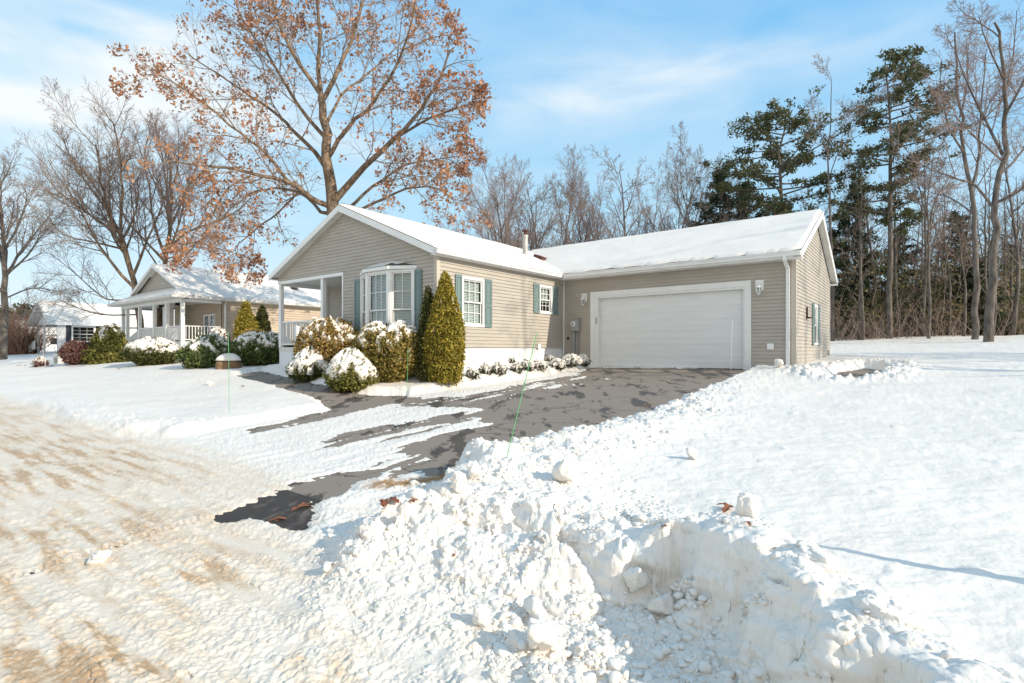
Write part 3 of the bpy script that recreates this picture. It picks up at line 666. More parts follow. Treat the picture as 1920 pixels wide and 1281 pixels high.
# wall lamps
def wall_lamp(uc, w_, zt, flip=1):
    r = MB(frontM(0, 0)).box(uc-w_/2, uc+w_/2, .015, .045, z(zt)-.30, z(zt)).build('wall_lamp', M_WHITE, H1, bevel=.006)
    M = frontM(0, 0) @ Matrix.Translation((uc, .13, z(zt)-.22))
    f = MB(M)
    n = 6
    for (r0, z0_, r1, z1_) in ((.085, 0, .045, -.17), ):
        vs = [(r0*math.cos(k*math.pi/3), r0*math.sin(k*math.pi/3), z0_) for k in range(6)]+[(r1*math.cos(k*math.pi/3), r1*math.sin(k*math.pi/3), z1_) for k in range(6)]
        for k in range(6):
            a, b = Vector(vs[k]), Vector(vs[k+6]); f.tube([a, b], .008, 5); f.tube([a, Vector(vs[(k+1) % 6])], .008, 5); f.tube([b, Vector(vs[6+(k+1) % 6])], .008, 5)
    f.build('lantern_frame', M_WHITE, r)
    f = MB(M); vs = [(.075*math.cos(k*math.pi/3), .075*math.sin(k*math.pi/3), -.005) for k in range(6)]+[(.037*math.cos(k*math.pi/3), .037*math.sin(k*math.pi/3), -.165) for k in range(6)]
    f.add(vs, [(k, (k+1) % 6, 6+(k+1) % 6, 6+k) for k in range(6)]); f.build('lantern_pane', M_PANE, r)
    f = MB(M); vs = [(.098*math.cos(k*math.pi/3), .098*math.sin(k*math.pi/3), 0) for k in range(6)]+[(.02*math.cos(k*math.pi/3), .02*math.sin(k*math.pi/3), .10) for k in range(6)]
    f.add(vs, [(k, (k+1) % 6, 6+(k+1) % 6, 6+k) for k in range(6)]+[(6, 7, 8, 9, 10, 11), (5, 4, 3, 2, 1, 0)])
    f.tube([(0, 0, .10), (0, 0, .15)], [.014, .006], 6); f.tube([(0, 0, -.17), (0, 0, -.215)], [.045, .008], 6)
    f.tube([(0, 0, -.16), (0, 0, -.06)], .014, 8)
    f.tube([(0, -.10, .05), (0, -.05, .14), (0, 0, .13)], .01, 6); f.build('lantern_cap', M_WHITE, r)
wall_lamp(.85, .21, 1.90); wall_lamp(6.43, .22, 1.92)
# electric meter with conduits
mt_ = MB(frontM(0, 0)).box(.39, .70, .02, .20, z(.61), z(1.03)).build('electric_meter', M_METER, H1, bevel=.012)
f = MB(frontM(0, 0)); f.tube([(.52, .19, z(.85)), (.52, .26, z(.85))], .085, 20).build('meter_glass', M_WHITE, mt_, bevel=.004)
MB(frontM(0, 0)).tube([(.52, .255, z(.85)), (.52, .275, z(.85))], .05, 16).build('meter_dial', M_PVC, mt_)
f = MB(frontM(0, 0)); f.box(.41, .50, .03, .11, z(-.75), z(.61)); f.build('conduit', M_PVC, mt_, bevel=.01)
f = MB(frontM(0, 0)); f.tube([(.615, .06, z(.61)), (.615, .06, z(-.75))], .016, 8).tube([(.67, .05, z(.61)), (.67, .05, z(-.75))], .011, 8); f.build('conduit', M_PVC, mt_)
MB(frontM(0, 0)).box(.16, .24, .018, .05, z(.33), z(.40)).build('wall_vent', M_DARK, H1)
MB(frontM(0, 0)).box(6.62, 6.80, .018, .06, z(-.03), z(.145)).build('outlet_cover', M_WHITE, H1, bevel=.02)
MB(rightM(0, -6.21)).box(4.55, 4.72, .018, .05, z(.0), z(.16)).build('outlet_cover', M_WHITE, H1, bevel=.01)
# bracket and window on the garage gable wall
f = MB(rightM(7.32, 0)); f.box(1.60, 1.66, .02, .06, z(.93), z(1.22)).box(1.50, 1.78, .02, .14, z(.89), z(.93)); f.build('iron_bracket', M_RUST, H1)
MB(rightM(7.32, 0)).box(1.3, 1.44, .018, .03, z(.78), z(.98)).build('patch_plate', M_CORNER, H1)
window(rightM(7.32, 0), 3.0, 3.8, z(.12), z(1.40), H1)
shutter(rightM(7.32, 0), 2.66, 2.97, z(.10), z(1.42), H1); shutter(rightM(7.32, 0), 3.83, 4.14, z(.10), z(1.42), H1)
MB().box(7.345, 7.375, 5.6, 5.7, z(-.55), z(-.2)).build('utility_box', M_TRIM2, H1); MB().box(7.345, 7.40, 6.3, 6.4, z(-.3), z(-.05)).build('utility_box', M_TRIM2, H1)
# windows on the right wall
rM = rightM(0, -6.21)
window(rM, .93, 1.87, z(.62), z(2.0), H1, cols=3, rows=2)
shutter(rM, .66, .92, z(.62), z(2.02), H1); shutter(rM, 1.88, 2.19, z(.62), z(2.02), H1)
window(rM, 4.66, 5.44, z(1.17), z(2.12), H1, cols=3, rows=2, lowblind=False)
shutter(rM, 4.32, 4.65, z(1.17), z(2.13), H1); shutter(rM, 5.45, 5.78, z(1.17), z(2.13), H1)
# porch windows and door side
window(frontM(0, -4.28), -5.72, -4.75, z(.5), z(1.72), H1, curtain=True, blind=False)
window(frontM(0, -4.28), -6.9, -5.85, z(.5), z(1.9), H1, curtain=True, blind=False)
shutter(frontM(0, -4.28), -6.05+.02, -5.74, z(.45), z(1.74), H1)
f = MB(leftM(-4.08, -4.28)); f.box(.45, 1.45, .0, .03, SB, z(2.1)); f.build('front_door', M_WHITE, H1, bevel=.01)
# shutters at the bay
shutter(fM, -3.47, -3.19, z(.02), z(2.08), H1); shutter(fM, -.81, -.53, z(.02), z(2.12), H1)
# --- bay window
BC = [(-3.17, 0), (-2.48, .32), (-1.52, .32), (-.83, 0)]       # plan: x, out
def facetM(a, b):
    ax, ay = a; bx, by = b; L_ = math.hypot(bx-ax, by-ay); dx, dy = (bx-ax)/L_, (by-ay)/L_
    # wall coords (x along, y out) inside front wall frame
    m_ = Matrix(((dx, -dy, 0, ax), (dy, dx, 0, ay), (0, 0, 1, 0), (0, 0, 0, 1)))
    return fM @ m_, L_
bayo = None
f = MB(fM)
f.add([(x, y, z(-.05)) for x, y in BC]+[(x, y, z(.02)) for x, y in BC], [(0, 1, 2, 3), (4, 5, 6, 7), (0, 1, 5, 4), (1, 2, 6, 5), (2, 3, 7, 6)])
bayo = f.build('bay_window', M_WHITE, H1); f = MB(fM)
f.add([(x, y*1.0, z(2.14)) for x, y in BC]+[(x, y, z(2.24)) for x, y in BC], [(0, 1, 2, 3), (4, 5, 6, 7), (0, 1, 5, 4), (1, 2, 6, 5), (2, 3, 7, 6)])
f.build('bay_head', M_WHITE, bayo)
for a, b in zip(BC[:-1], BC[1:]):
    Mq, L_ = facetM(a, b)
    window(Mq, .03, L_-.03, z(.0), z(2.15), bayo, cols=3 if L_ > .8 else 2, rows=2, name='bay_sash', deep=.28, case=.06, lowgrid=(L_ > .8))
    f = MB(Mq); f.box(-.02, .05, -.02, .05, z(0), z(2.15)).box(L_-.05, L_+.02, -.02, .05, z(0), z(2.15)); f.build('bay_post', M_WHITE, bayo)
OUT = [(-3.27, 0), (-2.54, .44), (-1.46, .44), (-.73, 0)]
f = MB(fM)
f.add([(x, y, z(2.16)) for x, y in OUT]+[(x, y, z(2.25)) for x, y in OUT], [(0, 1, 2, 3), (4, 5, 6, 7), (0, 1, 5, 4), (1, 2, 6, 5), (2, 3, 7, 6)])
f.box(-3.27, -2.54, 0, .03, z(2.25), z(2.26)); f.build('bay_fascia', M_WHITE, bayo)
f = MB(fM); f.add([(OUT[0][0], 0, z(2.252)), (OUT[1][0], .44, z(2.252)), (OUT[2][0], .44, z(2.252)), (OUT[3][0], 0, z(2.252)), (-2.3, 0, z(2.45)), (-1.7, 0, z(2.45))], [(0, 1, 4), (1, 2, 5, 4), (2, 3, 5), (0, 3, 5, 4)])
f.build('bay_roof', M_SHING, bayo)
f = MB(fM); f.add([(-3.2, .01, z(2.275)), (-2.55, .40, z(2.275)), (-1.75, .40, z(2.275)), (-1.4, .2, z(2.32)), (-2.3, 0, z(2.475)), (-1.75, 0, z(2.475)), (-1.2, .02, z(2.36))], [(0, 1, 4), (1, 2, 3, 5, 4), (3, 6, 5)])
f.build('roof_snow', M_SNOW, bayo)
# --- porch
f = MB(); f.box(-WL, -4.08, -6.2, -4.28, z(-.1), z(.05)); f.build('porch_floor', M_TRIM2, H1)
f = MB(); f.box(-WL, -4.08, -6.19, -6.15, z(-.95), z(-.1)); f.build('porch_skirting', M_SKIRT, H1)
f = MB(); f.box(-WL, -4.08, -6.18, -4.28, z(2.34), z(2.36)); f.build('porch_ceiling', M_TRIM2, H1)
f = MB(); f.box(-WL-.01, -4.06, -6.245, -6.10, z(2.26), z(2.36)).box(-WL-.01, -WL+.12, -6.10, -4.28, z(2.22), z(2.36)).box(-4.12, -4.06, -6.245, -6.2, z(.05), z(2.26)); f.build('porch_beam', M_WHITE, H1)
for s0, s1 in ((-7.92, -7.78), (-5.32, -5.19)):
    MB().box(s0, s1, -6.22, -6.09, z(.05), z(2.26)).build('porch_post', M_WHITE, H1, bevel=.008)
MB().box(-WL-.01, -WL+.10, -4.42, -4.28, z(.05), z(2.3)).build('porch_post', M_WHITE, H1)
rail_panel(frontM(0, -6.15), -7.78, -5.32, z(.13), z(.95), H1)
rail_panel(leftM(-7.86, -4.42), 0, 1.67, z(.13), z(.95), H1)
# steps come down towards the walk between post and house, with two sloping rails
f = MB()
for k in range(3): f.box(-5.15, -4.15, -6.25-.27*(k+1), -6.25-.27*k, z(-.9), z(.05-.2*(k+1)))
f.build('porch_steps', M_TRIM2, H1)
for uu in (-5.22, -4.1):
    rail_panel(rightM(uu, -7.04), 0, .80, z(-.22), z(.56), H1, zs=.42)
    MB().box(uu-.05, uu+.05, -7.13, -7.03, z(-.9), z(.70)).build('newel_post', M_WHITE, H1)
# --- roofs
SL = .43; EZ = z(2.585)                                         # eave top height, main
ridge = EZ+SL*4.16
for sgn in (1, -1):
    ue = -3.96+sgn*4.16
    q = [(ue, -6.46, EZ), (ue, 9.3, EZ), (-3.96, 9.3, ridge), (-3.96, -6.46, ridge)]
    if sgn < 0: q = [q[1], q[0], q[3], q[2]]
    roof_slab('roof', q, .10, M_SHING, H1)
    snow_slab([(p[0], p[1], p[2]) for p in q], .075, H1, 150, 50, seed=1+sgn)
# rake boards and soffits, front
fu = MB()
for sgn in (1, -1):
    ue = -3.96+sgn*4.16; a = [(-3.96, -6.485, ridge-.02), (ue, -6.485, EZ-.02), (ue, -6.485, EZ-.19), (-3.96, -6.485, ridge-.21)]
    fu.hexa(a, [(p[0], -6.455, p[2]) for p in a])
fu.build('rake_board', M_WHITE, H1)
fu = MB()
for sgn in (1, -1):
    ue = -3.96+sgn*4.14; a = [(-3.96, -6.455, ridge-.17), (ue, -6.455, EZ-.15), (ue, -6.22, EZ-.15), (-3.96, -6.22, ridge-.17)]
    fu.hexa(a, [(p[0], p[1], p[2]+.03) for p in a])
fu.build('soffit', M_TRIM2, H1)
fu = MB()
fu.box(.17, .20, -6.485, -.5, EZ-.17, EZ-.03); fu.box(-8.12, -8.09, -6.485, 9.3, EZ-.17, EZ-.03); fu.box(0.0, .17, -6.44, -.3, EZ-.17, EZ-.155)
fu.box(-8.09, -7.92, -6.455, 9.3, EZ-.17, EZ-.155)
fu.build('fascia', M_WHITE, H1)
gprof = [(.20, EZ-.145), (.20, EZ-.02), (.315, EZ-.02), (.32, EZ-.04), (.295, EZ-.075), (.28, EZ-.145)]
g_ = MB().prism(gprof, -6.47, -.52, 'y').build('gutter', M_WHITE, H1)
# garage roof
GS = .468; GEZ = z(2.575); gv0, gv1 = -.45, 7.35; gm = 3.45; gr = GEZ+GS*(gm-gv0)
gu0, gu1 = -3.9, 7.52
roof_slab('roof', [(gu0, gv0, GEZ), (gu1, gv0, GEZ), (gu1, gm, gr), (gu0, gm, gr)], .10, M_SHING, H1)
roof_slab('roof', [(gu1, gv1, GEZ), (gu0, gv1, GEZ), (gu0, gm, gr), (gu1, gm, gr)], .10, M_SHING, H1)
snow_slab([(gu0, gv0, GEZ), (gu1, gv0, GEZ), (gu1, gm, gr), (gu0, gm, gr)], .075, H1, 160, 70, seed=5)
snow_slab([(gu1, gv1, GEZ), (gu0, gv1, GEZ), (gu0, gm, gr), (gu1, gm, gr)], .075, H1, 80, 30, seed=6)
fu = MB()
for v_ in (gv0, gv1):
    a = [(gu1+.025, gm, gr-.02), (gu1+.025, v_, GEZ-.02), (gu1+.025, v_, GEZ-.20), (gu1+.025, gm, gr-.22)]
    fu.hexa(a, [(gu1-.005, p[1], p[2]) for p in a])
fu.build('rake_board', M_WHITE, H1)
fu = MB()
for v_ in (gv0, gv1):
    a = [(gu1, gm, gr-.19), (gu1, v_, GEZ-.17), (7.34, v_, GEZ-.17), (7.34, gm, gr-.19)]
    fu.hexa(a, [(p[0], p[1], p[2]+.03) for p in a])
fu.build('soffit', M_TRIM2, H1)
fu = MB(); fu.box(.2, gu1-.01, gv0, gv0+.02, GEZ-.19, GEZ-.03); fu.box(.02, gu1-.01, gv0+.02, -.016, GEZ-.185, GEZ-.17); fu.box(.2, gu1, gv1-.02, gv1, GEZ-.19, GEZ-.03).box(7.0, gu1, 6.91, gv1-.02, GEZ-.19, GEZ-.17)
fu.build('fascia', M_WHITE, H1)
gp2 = [(-(.01)+gv0, GEZ-.14), (gv0-.002, GEZ-.02), (gv0-.11, GEZ-.02), (gv0-.115, GEZ-.04), (gv0-.09, GEZ-.075), (gv0-.08, GEZ-.14)]
MB().prism(gp2, .33, gu1+.0, 'x').build('gutter', M_WHITE, H1)
# downspout: outlet, elbows, straight run, foot kicked to the right
f = MB()
def dsp(pts, w_=.045, d_=.033):
    for (a, b) in zip(pts[:-1], pts[1:]):
        f.hexa([(a[0]-w_, a[1]-d_, a[2]), (a[0]+w_, a[1]-d_, a[2]), (a[0]+w_, a[1]+d_, a[2]), (a[0]-w_, a[1]+d_, a[2])],
               [(b[0]-w_, b[1]-d_, b[2]), (b[0]+w_, b[1]-d_, b[2]), (b[0]+w_, b[1]+d_, b[2]), (b[0]-w_, b[1]+d_, b[2])])
dsp([(7.15, gv0-.06, GEZ-.14), (7.15, gv0-.06, GEZ-.24), (7.15, -.06, GEZ-.42), (7.15, -.06, z(-.50)), (7.17, -.07, z(-.58)), (7.24, -.09, z(-.66))])
f.build('downspout', M_WHITE, H1)
# flue pipe and roof vent
pz = ridge-SL*1.55
f = MB(); up, vp = -2.35, .9
f.tube([(up, vp, pz-.3), (up, vp, pz+.78)], .105, 18).tube([(up, vp, pz+.70), (up, vp, pz+.76)], [.125, .125], 18); fl = f.build('flue_pipe', M_GALV, H1, smooth=False)
MB().tube([(up, vp, pz+.76), (up, vp, pz+1.0)], .06, 14).tube([(up, vp, pz+.93), (up, vp, pz+.97), (up, vp, pz+1.01)], [.12, .11, .03], 14).build('flue_cap', M_RUST, fl)
rv = pz-SL*.1; f = MB(); f.hexa([(up+.15, vp+.28, rv-.04), (up+.62, vp+.28, rv-.24), (up+.62, vp+.80, rv-.24), (up+.15, vp+.80, rv-.04)], [(up+.2, vp+.32, rv+.11), (up+.55, vp+.32, rv-.04), (up+.55, vp+.76, rv-.04), (up+.2, vp+.76, rv+.11)])
f.build('roof_vent', M_RUST, H1, bevel=.02)

# ================================================================ neighbour with the porch
nx, ny = -18.9, 30.0; ng = gz(nx, ny)-.15
H2 = empty('porch_house', (nx, ny, ng), HROT, label='tan neighbouring house with a white railed corner porch and snowy roof', cat='house')
y = lambda c: c+EYE-ng
FL = y(.42)
f = MB(); f.box(-10.2, 0, -.02, 14, 0, FL-.12); f.build('skirting', M_SKIRT, H2)
MB().box(-10.2, 0, -.05, 2.2, FL-.12, FL).build('porch_floor', M_TRIM2, H2)
siding('front_wall', frontM(0, 2.2), [(-7.1, FL), (0, FL), (0, y(3.0)), (-7.1, y(3.0))], [(-2.5, -.85, FL+.35, y(2.15)), (-6.3, -5.3, FL+.35, y(2.15))], M_SID2, H2, FL, course=.16, dep=.045)
window(frontM(0, 2.2), -2.5, -1.69, FL+.35, y(2.15), H2, curtain=True, blind=False); window(frontM(0, 2.2), -1.67, -.85, FL+.35, y(2.15), H2, curtain=True, blind=False)
window(frontM(0, 2.2), -6.3, -5.3, FL+.35, y(2.15), H2, blind=False)
siding('right_wall', rightM(0, 2.2), [(0, FL-.1), (11.8, FL-.1), (11.8, y(3.0)), (0, y(3.0))], [(.9, 1.75, FL+.2, y(2.2)), (6.0, 7.0, y(1.35), y(2.2))], M_SID2, H2, FL, course=.16, dep=.045)
window(rightM(0, 2.2), .9, 1.75, FL+.2, y(2.2), H2, blind=False); window(rightM(0, 2.2), 6.0, 7.0, y(1.35), y(2.2), H2, blind=False, cols=3)
siding('left_wall', leftM(-7.1, 14), [(0, FL), (11.8, FL), (11.8, y(3.0)), (0, y(3.0))], [], M_SID2, H2, FL, course=.16, dep=.045)
MB().box(-6.7, -.4, 2.7, 13.8, FL, y(2.9)).build('inner_wall', M_DARK, H2)
posts = [-.08, -2.35, -4.35, -6.9, -9.25]
for i, u_ in enumerate(posts):
    MB().box(u_-.09, u_+.09, .0, .18, FL, y(2.72)).build('porch_post', M_WHITE, H2)
MB().box(-5.45, -4.6, .9, 1.25, FL, y(2.72)).build('porch_column', M_WHITE, H2)
MB().box(-10.2, -10.02, .0, .18, FL, y(2.72)).build('porch_post', M_WHITE, H2)
MB().box(-10.2, 0, -.02, .20, y(2.72), y(2.9)).box(-.2, 0, .2, 2.2, y(2.72), y(2.9)).box(-10.2, -10.0, .2, 2.2, y(2.72), y(2.9)).build('porch_beam', M_WHITE, H2)
MB().box(-10.2, 0, .2, 2.2, y(2.86), y(2.88)).build('porch_ceiling', M_TRIM2, H2)
for i in range(4):
    a, b = posts[i+1]+.09, posts[i]-.09
    if i == 3: rail_panel(frontM(0, .09), a, b, FL-.55, FL+.25, H2, zs=.6)
    else: rail_panel(frontM(0, .09), a, b, FL+.08, FL+.92, H2)
rail_panel(rightM(-.08, .18), 0, 2.0, FL+.08, FL+.92, H2, step=.155)
MB().box(-9.2, -7.0, -1.0, -.05, 0, FL-.35).box(-9.2, -7.0, -.6, -.05, FL-.35, FL-.15).build('porch_steps', M_TRIM2, H2)
for px_ in (-3.3, -6.0):
    l_ = MB().box(px_-.12, px_+.12, .9, 1.14, y(2.70), y(2.86)).build('ceiling_lamp', M_DARK, H2)
E2 = y(3.05); s2 = .42; c2_ = -5.13; r2 = E2+s2*(5.13+.4)
for sgn in (1, -1):
    ue = c2_+sgn*5.53; q = [(ue, .5, E2), (ue, 14.4, E2), (c2_, 14.4, r2), (c2_, .5, r2)]
    # the front overhang of the gable: keep the lower corner for the hip
    if sgn < 0: q = [q[1], q[0], q[3], q[2]]
    roof_slab('roof', q, .12, M_SHING, H2); snow_slab(q, .09, H2, 100, 36, seed=10+sgn)
hb = c2_+4.0; hl_ = c2_-4.0; hz_ = E2+s2*1.53
q = [(c2_-5.53, -.55, E2), (c2_+5.53, -.55, E2), (hb, .55, hz_), (hl_, .55, hz_)]
roof_slab('porch_roof', q, .10, M_SHING, H2); snow_slab(q, .07, H2, 90, 16, seed=14)
for sgn in (1, -1):
    ue = c2_+sgn*5.53; uh = c2_+sgn*4.0
    qq = [(ue, .52, E2), (ue, -.55, E2), (uh, .55, hz_), (uh, .56, hz_)] if sgn < 0 else [(ue, -.55, E2), (ue, .52, E2), (uh, .56, hz_), (uh, .55, hz_)]
    roof_slab('porch_roof', qq, .10, M_SHING, H2); snow_slab(qq, .07, H2, 14, 10, seed=15)
siding('gable_wall', frontM(0, .62), [(hl_+.1, hz_), (hb-.1, hz_), (c2_, r2-.1)], [], M_SID, H2, FL, course=.2)
fu = MB()
for sgn in (1, -1):
    uh = c2_+sgn*4.0; a = [(c2_, .18, r2), (uh, .18, hz_), (uh, .18, hz_-.2), (c2_, .18, r2-.22)]
    fu.hexa(a, [(p[0], .22, p[2]) for p in a]); a = [(c2_, .22, r2-.13), (uh, .22, hz_-.1), (uh, .61, hz_-.1), (c2_, .61, r2-.13)]
    fu.hexa(a, [(p[0], p[1], p[2]+.03) for p in a])
    q = [(uh, .22, hz_), (uh, .5, hz_), (c2_, .5, r2), (c2_, .22, r2)]
    snow_slab(q if sgn > 0 else [q[1], q[0], q[3], q[2]], .09, H2, 6, 30, seed=17)
fu.build('rake_board', M_WHITE, H2)
fu = MB(); fu.box(c2_-5.6, c2_+5.6, -.68, -.56, E2-.15, E2-.01).box(c2_-5.6, c2_+5.56, -.56, 0, E2-.17, E2-.15); fu.box(c2_+5.54, c2_+5.66, -.68, 14.4, E2-.15, E2-.01).box(0, c2_+5.54, .3, 14.4, E2-.17, E2-.15).build('gutter', M_TRIM2, H2)
MB().tube([(.35, 2.35, E2-.15), (.1, 2.35, E2-.4), (.1, 2.35, 0.1)], .07, 8).build('downspout', M_TRIM2, H2)
MB().tube([(c2_+2.6, 8.3, r2-s2*2.6), (c2_+2.6, 8.3, r2-s2*2.6+.3)], [.3, .2], 12).build('roof_vent', M_SHING, H2)
# ================================================================ white house farther left
wx, wy = -41.6, 48.0; wg = gz(wx, wy)-.1
H3 = empty('white_house', (wx, wy, wg), HROT, label='white house with dark shutters and a small front gable, beyond the porch house', cat='house')
y = lambda c: c+EYE-wg
siding('right_wall', rightM(0, 0), [(0, 0), (16, 0), (16, y(2.4)), (0, y(2.4))], [(1.05, 2.8, y(.62), y(2.12))], M_SIDW, H3, 0, course=.2)
window(rightM(0, 0), 1.05, 2.8, y(.62), y(2.12), H3, cols=3, rows=2, blind=False)
shutter(rightM(0, 0), .62, 1.0, y(.55), y(2.17), H3, M_NAVY); shutter(rightM(0, 0), 2.85, 3.25, y(.55), y(2.17), H3, M_NAVY)
siding('front_wall', frontM(0, 1.6), [(-8, 0), (0, 0), (0, y(2.4)), (-8, y(2.4))], [(-2.2, -.9, y(-.2), y(1.9))], M_SIDW, H3, 0, course=.2)
window(frontM(0, 1.6), -2.2, -.9, y(-.2), y(1.9), H3, blind=False); shutter(frontM(0, 1.6), -2.8, -2.25, y(-.2), y(1.95), H3, M_NAVY); shutter(frontM(0, 1.6), -.85, -.3, y(-.2), y(1.95), H3, M_NAVY)
siding('front_gable', frontM(0, 0), [(-8, y(2.3)), (0, y(2.3)), (-4, y(4.3))], [], M_SIDW, H3, 0, course=.2)
for u_ in (-5.2, -7.9): MB().box(u_, u_+.16, 0, .16, 0, y(2.3)).build('porch_post', M_WHITE, H3)
MB().box(-8, 0, 0, 1.6, 0, y(-.4)).build('porch_floor', M_TRIM2, H3)
rail_panel(frontM(0, -.6), -8.6, -5.1, y(-.5), y(.3), H3, zs=.5, step=.2)
MB().box(-7.9, -.3, 1.9, 15.8, 0, y(2.3)).build('inner_wall', M_DARK, H3)
E3 = y(2.45); r3 = y(4.5)
for sgn in (1, -1):
    ue = -4+sgn*4.35; q = [(ue, -.7, E3-.12), (ue, 16.4, E3-.12), (-4, 16.4, r3), (-4, -.7, r3)]
    if sgn < 0: q = [q[1], q[0], q[3], q[2]]
    roof_slab('roof', q, .12, M_WHITE, H3); snow_slab(q, .09, H3, 80, 24, seed=20+sgn)
MB().box(.33, .45, -.7, 16.4, E3-.27, E3-.13).build('gutter', M_WHITE, H3)
# low white house at the far left
fx, fy, _ = W(45, 660, 78); fg = gz(fx, fy)-.1
H4 = empty('far_house', (fx, fy, fg), HROT, label='small distant white-roofed house behind the brush at far left', cat='house')
MB().box(-8, 0, 0, 9, 0, 2.6).build('wall', M_SIDW, H4); MB().box(.0, .03, 3, 5, 1, 2).build('window', M_DARK, H4)
for sgn in (1, -1):
    ue = -4+sgn*4.4; q = [(ue, -.4, 2.6), (ue, 9.4, 2.6), (-4, 9.4, 4.6), (-4, -.4, 4.6)]
    if sgn < 0: q = [q[1], q[0], q[3], q[2]]
    roof_slab('roof', q, .12, M_WHITE, H4); snow_slab(q, .09, H4, 30, 12, seed=30+sgn)
# ---------------------------------------------------------------- trees
def rnd_perp(d, rs):
    a = Vector((rs.gauss(0, 1), rs.gauss(0, 1), rs.gauss(0, 1))); a -= a.dot(d)*d
    return a.normalized()
class Tree:
    def __init__(s, seed): s.rs = random.Random(seed); s.br = {}; s.tips = []
    def put(s, pts, rad, lvl): s.br.setdefault((len(pts), lvl), []).append((pts, rad))
    def limb(s, pts, r0, r1, lvl, nsub=3):
        """explicit limb through given points, smoothed and slightly crooked"""
        rs = s.rs; P = [Vector(p) for p in pts]; out = []
        for i in range(len(P)-1):
            a = P[max(i-1, 0)]; b = P[i]; c = P[i+1]; d = P[min(i+2, len(P)-1)]
            for k in range(nsub):
                t = k/nsub; out.append(.5*((2*b)+(c-a)*t+(2*a-5*b+4*c-d)*t*t+(3*b-a-3*c+d)*t**3))
        out.append(P[-1]); n = len(out); Ls = (P[0]-P[-1]).length
        out = [p+Vector((rs.gauss(0, 1), rs.gauss(0, 1), rs.gauss(0, 1)))*Ls*.0028*(0 if i == 0 else 1) for i, p in enumerate(out)]
        rad = [r0+(r1-r0)*(i/(n-1))**.8 for i in range(n)]
        s.put(out, rad, lvl); return out, rad
    def spawn(s, pts, rad, lvl, P):
        """children along a limb"""
        if lvl >= P['max']: s.tips.append(pts[-1]); return
        rs = s.rs; L_ = sum((pts[i+1]-pts[i]).length for i in range(len(pts)-1)); n = P['n'][min(lvl, len(P['n'])-1)]
        if n == 0: return
        n = max(2, int(n*rs.uniform(.8, 1.2)))
        az0 = rs.uniform(0, 6.28)
        for k in range(n):
            t = P['t0'][min(lvl, len(P['t0'])-1)]+(1-P['t0'][min(lvl, len(P['t0'])-1)])*((k+rs.uniform(.1, .9))/n)
            x = t*(len(pts)-1); i = min(int(x), len(pts)-2); p = pts[i].lerp(pts[i+1], x-i); r = rad[i]+(rad[i+1]-rad[i])*(x-i)
            d = (pts[i+1]-pts[i]).normalized()
            a = Vector((1, 0, 0)) if abs(d.z) > .9 else Vector((0, 0, 1)); e1 = d.cross(a).normalized(); e2 = d.cross(e1)
            az = az0+k*2.4+rs.uniform(-.4, .4); side = e1*math.cos(az)+e2*math.sin(az)
            an = math.radians(rs.gauss(P['ang'][min(lvl, len(P['ang'])-1)], 8))
            nd = (d*math.cos(an)+side*math.sin(an)).normalized()
            ln = L_*P['len'][min(lvl, len(P['len'])-1)]*(1.15-.65*t)*rs.uniform(.7, 1.25)
            s.grow(p, nd, ln, min(r*.62, P['rmax'] if lvl else 9), lvl+1, P)
        s.tips.append(pts[-1])
    def grow(s, p, d, ln, r, lvl, P):
        rs = s.rs; n = (9, 8, 6, 4, 3)[min(lvl, 4)]; pts = [p.copy()]; rad = [r]; st = ln/(n-1)
        cr = P['crook']; up = P['up'][min(lvl, len(P['up'])-1)]; rt = max(P['rmin'], r*.25)
        for i in range(1, n):
            d = (d+Vector((rs.gauss(0, cr), rs.gauss(0, cr), rs.gauss(0, cr)+up))).normalized()
            pts.append(pts[-1]+d*st*rs.uniform(.85, 1.15)); rad.append(r+(rt-r)*(i/(n-1)))
        s.put(pts, rad, lvl); s.spawn(pts, rad, lvl, P)
    def mesh(s, lo, hi, name, m, parent, rs=1.0):
        V = []; F = []; k = 0
        for (n, lvl), L_ in s.br.items():
            if not (lo <= lvl <= hi): continue
            sd = (10, 7, 5, 3, 3)[min(lvl, 4)]
            P = np.array([[tuple(q) for q in b[0]] for b in L_]); R = np.array([b[1] for b in L_])*rs
            T = np.empty_like(P); T[:, 1:-1] = P[:, 2:]-P[:, :-2]; T[:, 0] = P[:, 1]-P[:, 0]; T[:, -1] = P[:, -1]-P[:, -2]
            T /= np.linalg.norm(T, axis=2, keepdims=True)+1e-9
            ref = np.where(np.abs(T[:, :1, 2:3]) > .85, np.array([1., 0, 0]), np.array([0, 0, 1.])); ref = np.broadcast_to(ref, T.shape)
            a = np.cross(T, ref); a /= np.linalg.norm(a, axis=2, keepdims=True)+1e-9; b = np.cross(T, a)
            th = np.arange(sd)*2*math.pi/sd
            Q = P[:, :, None]+(a[:, :, None]*np.cos(th)[None, None, :, None]+b[:, :, None]*np.sin(th)[None, None, :, None])*R[:, :, None, None]
            V.append(Q.reshape(-1, 3)); nb = len(L_)
            bi = np.arange(nb)[:, None, None]*n*sd; si = np.arange(n-1)[None, :, None]*sd; ti = np.arange(sd)[None, None, :]; t2 = (ti+1) % sd
            F.append((np.stack([bi+si+ti, bi+si+t2, bi+si+sd+t2, bi+si+sd+ti], -1).reshape(-1, 4))+k); k += nb*n*sd
        if not V: return None
        return np_mesh(name, np.concatenate(V), np.concatenate(F), m, parent, smooth=True)
